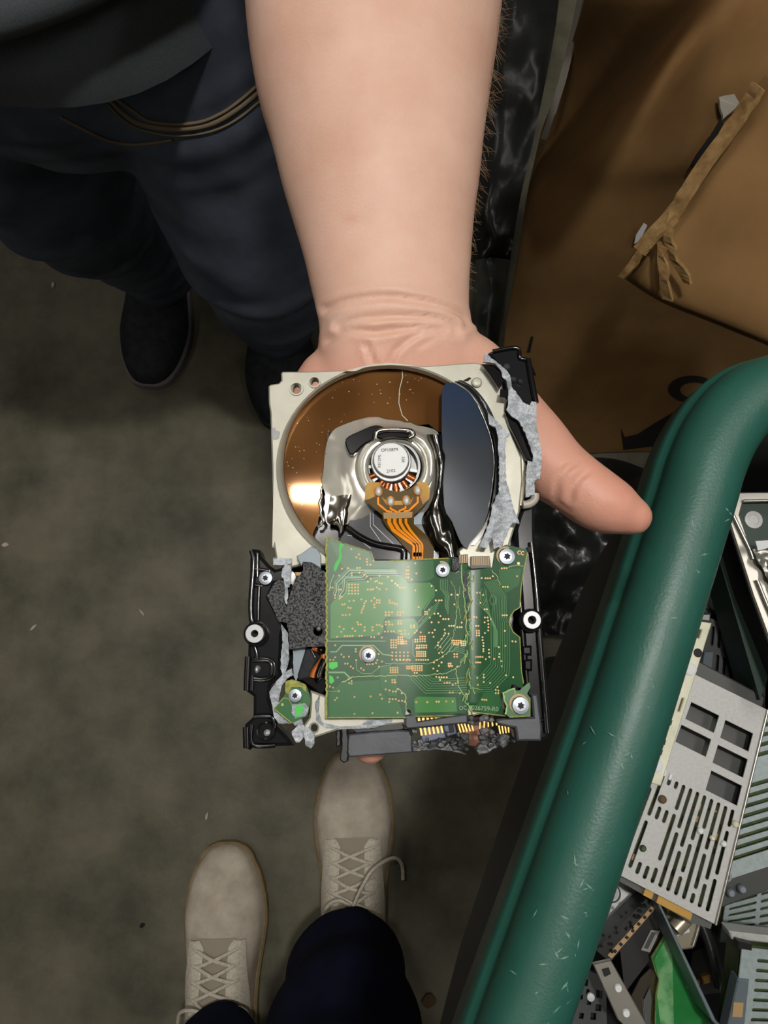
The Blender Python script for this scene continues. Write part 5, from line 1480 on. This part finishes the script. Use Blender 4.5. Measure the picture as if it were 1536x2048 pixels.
# ------------------------------------------------------------------ scrapped drives in the bin
class Quad:
    """place a drive by the picture corners TL, TR, BR, BL of its top face, each with a height"""
    def __init__(s, tl, tr, br, bl):
        s.c = [W(*q) for q in (tl, tr, br, bl)]
        s.n = (s.c[1]-s.c[0]).cross(s.c[3]-s.c[0]).normalized()
        if s.n.z < 0: s.n = -s.n
    def p(s, a, b, dz=0.0):
        c = s.c
        return (c[0]*(1-a)*(1-b) + c[1]*a*(1-b) + c[2]*a*b + c[3]*(1-a)*b) + s.n*dz
    def q(s, a0, b0, a1, b1, dz=0.0):
        return [s.p(a0,b0,dz), s.p(a1,b0,dz), s.p(a1,b1,dz), s.p(a0,b1,dz)]
    def slot(s, a0, b0, a1, b1, n=4):
        """stadium slot in (a, b) running along its longer place side"""
        w = (s.p(a1,b0)-s.p(a0,b0)).length; h = (s.p(a0,b1)-s.p(a0,b0)).length
        out = []
        if h >= w:
            rb = (b1-b0)*(w/2)/h; ca = (a0+a1)/2; ra = (a1-a0)/2
            for k in range(n+1): t = math.pi*k/n; out.append((ca - ra*math.cos(t), b0 + rb - rb*math.sin(t)))
            for k in range(n+1): t = math.pi*k/n; out.append((ca + ra*math.cos(t), b1 - rb + rb*math.sin(t)))
        else:
            ra = (a1-a0)*(h/2)/w; cb = (b0+b1)/2; rb = (b1-b0)/2
            for k in range(n+1): t = math.pi*k/n; out.append((a1 - ra + ra*math.sin(t), cb - rb*math.cos(t)))
            for k in range(n+1): t = math.pi*k/n; out.append((a0 + ra - ra*math.sin(t), cb + rb*math.cos(t)))
        return [s.p(a, b) for a, b in out]
def poly(b, Q, pts, dz, th, mi=0, cham=0.0, smi=None):
    b.prism([[Q.p(x, y, dz) for x, y in pts]], th, mi, smi, cham, Q.n)
def drive_thing(label, Q, cat='drive', name='drive', th=.02):
    c = Q.p(.5, .5, -th); return thing(name, label, cat, c, 'scrapped drives in the green bin')
def cover(parent, Q, holes, m, th=.0010, cham=.0002, out=None, name='cover'):
    b = MB()
    o = [Q.p(a, c) for a, c in (out or [(0,0),(1,0),(1,1),(0,1)])]
    b.prism([o] + holes, th, 0, None, cham, Q.n)
    return b.build(name, m, parent)
def body(parent, Q, m, th, gap=.004, ins=.01, name='housing'):
    b = MB(); poly(b, Q, [(ins,ins),(1-ins,ins),(1-ins,1-ins),(ins,1-ins)], -gap, th-gap); return b.build(name, m, parent)
def sidewalls(parent, Q, m, th, name='side_wall', w=.012, which='LR'):
    for s in which:
        x0, x1 = (0, w) if s == 'L' else (1-w, 1)
        b = MB(); poly(b, Q, [(x0,0),(x1,0),(x1,1),(x0,1)], -.0011, th, 0); b.build(name, m, parent)
def slots_rows(Q, cols, pad=.0):
    return [Q.slot(*c) for c in cols]

# 1  large silver drive with cream side rail, windows and long slots
Q = Quad((1352,1330,.690),(1536,1420,.690),(1432,1850,.690),(1190,1725,.690))
t = drive_thing('large light grey drive tray with square windows and long slots, cream rail along it', Q, th=.018)
holes = []
for (a0,b0,a1,b1) in ((.270,.130,.560,.215),(.630,.135,.915,.222),(.255,.250,.555,.335),(.630,.258,.925,.345),(.640,.382,.935,.475)):
    holes.append([Q.p(a0,b0),Q.p(a1,b0),Q.p(a1,b1),Q.p(a0,b1)])
rnd = random.Random(3)
ncol = 14
for i in range(ncol):
    a0 = .045 + i*.0655; a1 = a0 + .030
    tops = .505 if a0 > .34 else (.56 if a0 > .2 else .60)
    cuts = [tops]; y = tops
    segs = {0:[(.60,.76),(.78,.96)],1:[(.58,.70),(.72,.86),(.88,.96)],2:[(.58,.82),(.84,.96)],3:[(.50,.70),(.725,.95)],4:[(.50,.535),(.64,.70),(.905,.96)],
            5:[(.50,.535),(.64,.70),(.905,.965)],6:[(.50,.62),(.64,.86),(.895,.965)],7:[(.50,.69),(.71,.965)],8:[(.50,.76),(.78,.965)],9:[(.50,.71),(.73,.86),(.88,.965)],10:[(.50,.64),(.66,.965)],11:[(.50,.72),(.74,.90),(.92,.965)],12:[(.50,.84),(.86,.965)],13:[(.50,.58),(.60,.80),(.82,.965)]}[i]
    for (b0, b1) in segs: holes.append(Q.slot(a0, b0, a1, b1))
cover(t, Q, holes, 'grey_sheet')
body(t, Q, 'dark_sheet', .018, .0105)
b = MB(); poly(b, Q, [(.05,.49),(.95,.49),(.95,.955),(.05,.955)], -.0055, .002, 0)
for i in range(26):
    x, y = rnd.uniform(.1,.85), rnd.uniform(.52,.9); w, h = rnd.uniform(.02,.07), rnd.uniform(.01,.04)
    poly(b, Q, [(x,y),(x+w,y),(x+w,y+h),(x,y+h)], -.0035, .002, rnd.choice((1,1,2,3)))
b.build('circuit_board', ['board_olive', 'black_plastic', 'tan_contact', 'rust'], t)
sidewalls(t, Q, 'silver', .016, which='LR')
b = MB()
P = [Q.p(a, c, .0) for a, c in ((.985,.0),(.985,1.0))]
b.tube([Q.p(.995, c, .0004) for c in (0,.25,.5,.75,1)], .0010, 8); b.build('polished_edge', 'silver', t)
b = MB(); poly(b, Q, [(.54,1.0),(.82,1.0),(.82,1.035),(.54,1.035)], -.0020, .003, 0); poly(b, Q, [(.43,1.0),(.50,1.0),(.50,1.032),(.43,1.032)], -.0020, .003, 0)
b.build('edge_connector', 'gold', t)
b = MB(); poly(b, Q, [(.0,.985),(1,.985),(1,1.03),(.85,1.045),(.0,1.02)], -.0055, .008, 0); b.build('end_frame', 'steel_dark', t)
b = MB(); poly(b, Q, [(.02,-.08),(.98,-.06),(.98,.0),(.02,.0)], -.005, .010, 0, .001); b.build('end_frame', 'dark_sheet', t)
Qr = Quad((1384,1240,.712),(1424,1246,.712),(1322,1572,.712),(1276,1560,.712))
b = MB(); b.prism([Qr.q(0,0,1,1)] + [[Qr.p(a, c) for a, c in h] for h in ([(.15,.055),(.62,.05),(.62,.105),(.15,.10)], [(.72,.48),(.80,.48),(.80,.56),(.72,.56)], [(.30,.945),(.38,.945),(.38,.985),(.30,.985)])], .006, 0, None, .0006, Qr.n)
rail = b.build('side_rail', 'cream_metal', t); rail['label'] = 'cream metal rail'
b = MB(); b.lathe(Qr.p(.66,.30,0), [(.0042,0),(.0042,.0008),(.003,.0012),(0,.0012)], 16, 0, ax=Qr.n); b.build('rivet', 'label_white', rail); b = MB()
b.lathe(Qr.p(.55,.895,0), [(.0042,0),(.0042,.0008),(.003,.0012),(0,.0012)], 16, 0, ax=Qr.n); b.build('rivet', 'label_white', rail)
b = MB(); poly(b, Qr, [(.1,-.045),(.85,-.06),(.95,-.005),(.05,-.005)], -.001, .008, 0, .001); b.build('rail_end', 'steel_dark', rail)
b = MB(); b.lathe(Qr.p(.78,.195,0), [(.0030,.0001),(0,.0001)], 12, 0, ax=Qr.n)
for c in (.62,.74,.80): poly(b, Qr, [(.55,c),(.62,c),(.62,c+.03),(.55,c+.03)], .0001, .0002, 0)
b.build('rail_hole', 'print_black', rail)
for (a, c, m, r) in ((.69,.655,'label_white',.0022),(.80,.66,'cream_metal',.0018),(.90,.66,'label_white',.0020),(.315,.605,'rust',.0028),(.30,.845,'board_olive',.0022),(.955,.555,'cream_metal',.0024)):
    b = MB(); b.lathe(Q.p(a, c, 0), [(r,0),(r,.0012),(r*.6,.0022),(0,.0022)], 12, 0, ax=Q.n); b.build('stud', m, t)
for (a, c) in ((.245,.475),(.30,.480)):
    b = MB(); poly(b, Q, [(a,c),(a+.025,c),(a+.025,c+.03),(a,c+.03)], .0016, .002, 0, .0003); b.build('stud', 'label_white', t)

# 2  slotted grey drive behind it, shade put into its dark cover
Q = Quad((1392,1225,.655),(1560,1290,.650),(1560,1460,.640),(1370,1400,.645))
t = drive_thing('slotted grey drive, shade put into its colour, just above the windows of the big grey tray', Q)
holes = []
for i in range(9):
    a = .20 + i*.08
    holes.append(Q.slot(a, .38, a+.035, .80)); holes.append(Q.slot(a, .08, a+.035, .30))
cover(t, Q, holes, 'dark_sheet'); body(t, Q, 'black_plastic', .02)
b = MB(); poly(b, Q, [(.02,.84),(1,.84),(1,.97),(.02,.97)], .006, .012, 0, .001); b.build('end_frame', 'steel_dark', t)
b = MB(); poly(b, Q, [(.12,.40),(.22,.36),(.22,.85),(.10,.85)], .004, .005, 0, .0005); b.build('bracket', 'blue_grey', t)
# 3  grey labelled drive under it
Q = Quad((1430,1060,.640),(1500,1075,.640),(1560,1310,.640),(1385,1225,.640))
t = drive_thing('drive with a worn grey paper label half hidden under the green rim', Q)
body(t, Q, 'dark_sheet', .02, .0, .0)
b = MB(); poly(b, Q, [(.03,.05),(.97,.05),(.97,.92),(.03,.92)], .0006, .0006, 0)
for i, (x, y, w, h) in enumerate(((.12,.25,.30,.05),(.12,.34,.45,.03),(.14,.40,.5,.03),(.2,.50,.16,.16),(.45,.52,.35,.03),(.45,.58,.3,.03),(.3,.72,.4,.04))):
    poly(b, Q, [(x,y),(x+w,y),(x+w,y+h),(x,y+h)], .0008, .0002, 1)
b.build('label_sheet', ['label_grey', 'dark_sheet'], t)
b = MB(); b.tube([Q.p(a, c, .004) for a, c in ((.0,.93),(.25,.95),(.5,1.02),(.75,1.03),(1,1.06))], .0025, 8); b.build('cable', 'dark_green', t)
# 4  silver lidded drive at the top right
Q = Quad((1462,985,.725),(1640,985,.725),(1700,1420,.705),(1570,1420,.700))
t = drive_thing('silver edged dark hard drive with torn lid at the right border under the rim corner', Q)
b = MB()
P = [(1470,990),(1640,985),(1700,1420),(1598,1420),(1500,1190),(1452,1035)]
P3 = [W(u, v, .712) for u, v in P]; b.prism([P3], .022, 0, None, .001); b.build('housing', 'black_plastic', t)
b = MB()
o = [W(u, v, .722) for u, v in [(1468,984),(1640,982),(1700,1420),(1590,1420),(1505,1190),(1454,1030)]]
i_ = [W(u, v, .722) for u, v in [(1487,1004),(1536,1002),(1620,1008),(1660,1300),(1560,1180),(1504,1100),(1480,1030)]]
b.prism([o, i_], .003, 0, None, .0010)
b.tube([W(u, v, .7235) for u, v in [(1487,1002),(1534,1001),(1600,1003)]], .0011, 8); b.tube([W(u, v, .7235) for u, v in [(1466,1030),(1500,1100),(1506,1118)]], .0013, 8)
b.tube([W(u, v, .7235) for u, v in [(1514,1160),(1530,1200),(1560,1270),(1600,1360)]], .0013, 8)
b.build('lid', 'silver', t)
b = MB(); b.prism([[W(u, v, .7195) for u, v in [(1484,1000),(1640,1000),(1660,1300),(1560,1180),(1500,1105),(1477,1028)]]], .002, 0); b.build('label_sheet', 'dark_green', t)
b = MB(); b.lathe(W(1506,1040,.7196), [(.0062,0),(.0060,.0012),(.0035,.0014),(.0032,.0010),(0,.0010)], 24, 0); b.build('rivet', 'grey_sheet', t)
b = MB()
G4 = [[W(u, v, .727 + .004*noise.noise(Vector((u*.06, v*.06, 2)))) for u in range(1504, 1650, 6)] for v in range(1098, 1260, 6)]
G4 = [[p + Vector((.0011*i if j < 3 else .0009*i, 0, 0)) for j, p in enumerate(r)] for i, r in enumerate(G4)]
b.grid(G4, 0, True, .001, flip=True); b.build('torn_lid', 'silver', t)
b = MB(); b.prism([[W(u, v, .733) for u, v in [(1511,1082),(1545,1080),(1545,1092),(1530,1098),(1516,1101)]]], .001, 0); b.build('sticker', 'label_white', t)
# 5  long dark green edge of another drive
Q = Quad((1430,1090,.690),(1446,1070,.690),(1545,1330,.690),(1520,1400,.690))
t = drive_thing('narrow dark green drive edge slanting down beside the silver lidded drive', Q)
body(t, Q, 'dark_green', .03, .0, .0)
b = MB(); b.tube([Q.p(1.0, c, .0006) for c in (.0,.3,.6,1)], .0010, 8); b.build('polished_edge', 'grey_sheet', t)
# 6  slotted cool grey drive at the right border
Q = Quad((1482,1440,.665),(1640,1400,.665),(1640,1700,.660),(1440,1765,.660))
t = drive_thing('cool grey drive with slanting slots behind the right side of the big grey tray', Q)
holes = []
for i in range(14):
    c = .06 + i*.062
    if i in (4, 5): continue
    holes.append(Q.slot(.06, c, .50, c+.026)); holes.append(Q.slot(.54, c, .94, c+.026))
cover(t, Q, holes, 'cool_sheet'); body(t, Q, 'board_olive', .02, .006)
sidewalls(t, Q, 'cool_sheet', .018)
b = MB(); poly(b, Q, [(.0,1.0),(1,1.0),(1,1.16),(.06,1.18)], -.004, .012, 0, .001); b.build('end_frame', 'dark_sheet', t)
b = MB()
for x in (.13, .24): b.lathe(Q.p(x, 1.09, -.003), [(.003,0),(.003,.003),(.002,.004),(0,.004)], 12, 0, ax=Q.n)
b.lathe(Q.p(.05, .97, .0), [(.0036,0),(.0036,.002),(.002,.002),(.0016,0)], 14, 0, ax=Q.n); b.build('screw', 'screw_steel', t)
# 7  second slotted one below
Q = Quad((1454,1785,.650),(1640,1715,.650),(1640,1880,.645),(1440,1885,.640))
t = drive_thing('light grey slotted drive wedged right of the big grey tray lower corner', Q)
holes = []
for i in range(7):
    c = .10 + i*.12
    holes.append(Q.slot(.05, c, .34, c+.05)); holes.append(Q.slot(.38, c, .66, c+.05)); holes.append(Q.slot(.70, c, .96, c+.05))
cover(t, Q, holes, 'cool_sheet'); body(t, Q, 'board_olive', .02, .005)
b = MB(); b.tube([Q.p(a, .0, .001) for a in (0,.5,1)], .0014, 8); b.tube([Q.p(a, .06, .0006) for a in (0,.5,1)], .0008, 8); b.build('polished_edge', 'silver', t)
# 8  lower right slotted drive
Q = Quad((1484,1895,.700),(1680,1915,.700),(1660,2100,.690),(1462,2100,.690))
t = drive_thing('grey drive with short horizontal slots in the lower right corner', Q)
holes = []
for i in range(9):
    c = .10 + i*.098; w = .34 if i % 3 else .22
    holes.append(Q.slot(.17, c, .17+w, c+.034)); holes.append(Q.slot(.60, c, .90, c+.034))
cover(t, Q, holes, 'cool_sheet', cham=.0004); body(t, Q, 'board_olive', .022, .005)
b = MB(); poly(b, Q, [(-.10,-.10),(1,-.09),(1,-.02),(-.06,-.02)], -.006, .012, 0, .001); b.build('end_frame', 'grey_sheet', t)
b = MB(); poly(b, Q, [(-.05,-.06),(.10,-.04),(.10,.02),(-.05,.01)], .001, .006, 0, .0008); b.build('latch', 'black_plastic', t)
b = MB(); poly(b, Q, [(-.02,.30),(.10,.30),(.10,1),(-.10,1)], .0015, .010, 0, .0008); poly(b, Q, [(-.04,.52),(.06,.52),(.06,.66),(-.04,.66)], .002, .001, 1); b.build('edge_connector', ['blue_grey', 'tan_contact'], t)
# 9  white labelled drive with round logo
Q = Quad((1195,1742,.640),(1278,1772,.640),(1225,1868,.640),(1150,1840,.640))
t = drive_thing('drive with a white label and a round logo close to the rim', Q)
body(t, Q, 'black_plastic', .022, .0, .0)
b = MB(); poly(b, Q, [(.0,.0),(.98,.0),(.98,.98),(.0,.98)], .0006, .0006, 0)
c9 = W(1224, 1787, .6412)
b.lathe(c9, [(.0064,0),(.0052,0)], 28, 1, False); b.lathe(c9, [(.0044,0),(0,0)], 24, 2, False)
for k_ in range(2): poly(b, Q, [(.35,.43+.05*k_),(.50,.43+.05*k_),(.50,.45+.05*k_),(.35,.45+.05*k_)], .0014, .0002, 1)
for l in ([(.30,.98),(.40,.80),(.46,.75),(.44,.85),(.36,.98)], [(.62,.70),(.80,.98),(.76,.98),(.60,.76)]): poly(b, Q, l, .0009, .0002, 1)
b.build('label_sheet', ['label_white', 'dark_sheet', 'grey_sheet'], t)
b = MB()
for k_ in range(3): poly(b, Q, [(-.02,1.0+.07*k_),(.5,1.0+.05*k_),(.5,1.03+.05*k_),(-.02,1.05+.07*k_)], .0-.004*k_, .003, 0)
b.build('flex_ribbon', 'cream_metal', t)
# 10  black connector strip
Q = Quad((1300,1790,.668),(1322,1806,.668),(1220,1925,.668),(1192,1900,.668))
t = drive_thing('black connector block with a brown contact strip beside the white labelled drive', Q, 'connector', 'connector_block')
body(t, Q, 'black_plastic', .02, .0, .0)
b = MB(); poly(b, Q, [(.62,.10),(.92,.10),(.92,.95),(.62,.95)], .0006, .001, 0)
for i in range(7): poly(b, Q, [(.66,.14+.115*i),(.86,.14+.115*i),(.86,.18+.115*i),(.66,.18+.115*i)], .0010, .0006, 1)
b.build('contact_strip', ['tan_contact', 'print_black'], t)
b = MB(); rnd = random.Random(6)
for i in range(30):
    x, y = rnd.uniform(-.6,.55), rnd.uniform(.05,.95)
    poly(b, Q, [(x,y),(x+.16,y+.01),(x+.15,y+.04),(x,y+.035)], rnd.uniform(-.002,.006), .005, 0, .0006)
b.build('broken_plastic', 'black_plastic', t)['kind'] = 'stuff'
# 11  open drive with bright green board
zb = .655
t = thing('drive', 'split open drive with bright green circuit board between two grey metal strips', 'drive', W(1350, 1980, zb-.03), 'scrapped drives in the green bin')
b = MB(); b.prism([[W(u, v, zb) for u, v in [(1338,1858),(1344,1872),(1380,1945),(1425,2055),(1470,2090),(1325,2090),(1310,2048),(1312,1990),(1318,1960),(1310,1940),(1303,1915)]]], .002, 0, 1, .0003)
b.sheet([[(1308,1920),(1330,1880),(1344,1890),(1348,2048),(1322,2060),(1314,1990),(1319,1960)]], lambda u, v: .0003, .0002, 2, 2, None, None, zb, False)
b.build('circuit_board', ['board_green', 'pcb_edge', 'board_hatch'], t)
b = MB(); b.prism([[W(u, v, .685) for u, v in [(1312,1800),(1320,1806),(1432,2040),(1480,2090),(1470,2090),(1424,2042)]]], .030, 0, None, .0005); b.build('metal_strip', 'blue_grey', t)
b = MB(); b.prism([[W(u, v, .690) for u, v in [(1186,1928),(1222,1920),(1300,2060),(1340,2090),(1290,2090),(1236,2040)]]], .003, 0, None, .0006)
b.build('metal_strip', 'silver', t)
b = MB(); b.prism([[W(u, v, .6915) for u, v in [(1205,1940),(1218,1936),(1222,1948),(1210,1954)]]], .001, 0); b.lathe(W(1236,1976,.6905), [(.0026,0),(.0020,.0012),(0,.0012)], 12, 1)
b.lathe(W(1252,2026,.6905), [(.0026,0),(.0020,.0012),(0,.0012)], 12, 1); b.build('strip_detail', ['print_black', 'label_white'], t)
b = MB(); b.prism([[W(u, v, .650) for u, v in [(1262,1990),(1280,1955),(1300,1935),(1312,1945),(1316,1985),(1308,2048),(1320,2090),(1290,2090),(1275,2040)]]], .003, 0, None, .0005); b.build('bright_bracket', 'chrome', t)
b = MB(); b.prism([[W(u, v, .6515) for u, v in [(1288,2000),(1300,1975),(1304,2000),(1300,2050),(1310,2120),(1298,2120),(1292,2050)]]], .0008, 0); b.build('bracket_slot', 'steel_dark', t)
b = MB(); b.prism([[W(u, v, .648) for u, v in [(1240,1900),(1305,1810),(1330,1860),(1300,1920),(1250,1985)]]], .02, 0); b.build('housing', 'black_plastic', t)
b = MB(); b.prism([[W(u, v, .6495) for u, v in [(1302,1860),(1320,1862),(1300,1905),(1282,1900)]]], .001, 0); b.prism([[W(u, v, .6499) for u, v in [(1304,1864),(1312,1866),(1296,1898),(1288,1896)]]], .0006, 1); b.build('label_sheet', ['label_grey', 'dark_sheet'], t)
for (u, v) in ((1344,1882),(1352,1908),(1380,1972)):
    b = MB(); b.ball(W(u, v, zb+.001), .0026, 10); b.build('solder_blob', 'solder', t)
# 12  beige drive behind it
t = thing('drive', 'beige metal drive body lying behind the green board under the tray edge', 'drive', W(1380, 1860, .60), 'scrapped drives in the green bin')
b = MB(); b.prism([[W(u, v, .640) for u, v in [(1325,1800),(1395,1830),(1404,1850),(1388,1898),(1360,1902),(1345,1880)]]], .02, 0, None, .0015); b.build('housing', 'beige_metal', t)
b = MB(); b.prism([[W(u, v, .6445) for u, v in [(1362,1858),(1376,1852),(1380,1864),(1354,1872)]]], .004, 0); b.build('sticker', 'label_white', t)
b = MB(); b.tube([W(u, v, .648) for u, v in [(1350,1858),(1365,1842),(1380,1822)]], .0055, 14); b.build('spindle', 'beige_metal', t)
b = MB(); b.tube([W(u, v, .6410) for u, v in [(1391,1833),(1398,1850),(1392,1872),(1385,1892)]], .0014, 8); b.build('polished_edge', 'silver', t)
# 13  dark curved bracket
t = thing('drive_carrier', 'black drive carrier with a curved metal arm right of the green board', 'carrier', W(1420, 1930, .58), 'scrapped drives in the green bin')
b = MB(); b.prism([[W(u, v, .610) for u, v in [(1385,1905),(1420,1890),(1440,1960),(1445,1985),(1400,1990),(1380,1950)]]], .03, 0); b.build('housing', 'black_plastic', t)
b = MB(); b.tube([W(u, v, .632) for u, v in smooth_path([(1402,1838),(1418,1880),(1430,1925),(1438,1960),(1441,1974)], 5)], .0042, 10); b.build('curved_arm', 'steel_dark', t)
b = MB(); b.prism([[W(u, v, .630) for u, v in [(1404,1954),(1420,1950),(1423,1966),(1408,1970)]]], .006, 0, None, .0008); b.prism([[W(u, v, .630) for u, v in [(1378,1970),(1400,1962),(1401,1972),(1382,1980)]]], .004, 0, None, .0008); b.build('clip', 'gold', t)
# 14  dark grey perforated carrier at the lower left
Q = Quad((1150,1930,.655),(1212,1955,.655),(1215,2080,.655),(1118,2080,.655))
t = drive_thing('dark grey perforated drive tray low beside the rim at the bottom', Q)
holes = [[Q.p(a, c), Q.p(a+w, c), Q.p(a+w, c+h), Q.p(a, c+h)] for a, c, w, h in ((.36,.13,.10,.10),(.45,.27,.08,.08),(.72,.24,.16,.12),(.30,.37,.07,.06),(.50,.42,.10,.07),(.72,.46,.14,.10),(.62,.60,.12,.10),(.35,.62,.10,.08))]
cover(t, Q, holes, 'dark_sheet'); body(t, Q, 'black_plastic', .02, .006)
b = MB(); b.lathe(Q.p(.56,.36,.0), [(.0026,0),(.0026,.002),(0,.003)], 12, 0, ax=Q.n); b.build('stud', 'label_white', t)
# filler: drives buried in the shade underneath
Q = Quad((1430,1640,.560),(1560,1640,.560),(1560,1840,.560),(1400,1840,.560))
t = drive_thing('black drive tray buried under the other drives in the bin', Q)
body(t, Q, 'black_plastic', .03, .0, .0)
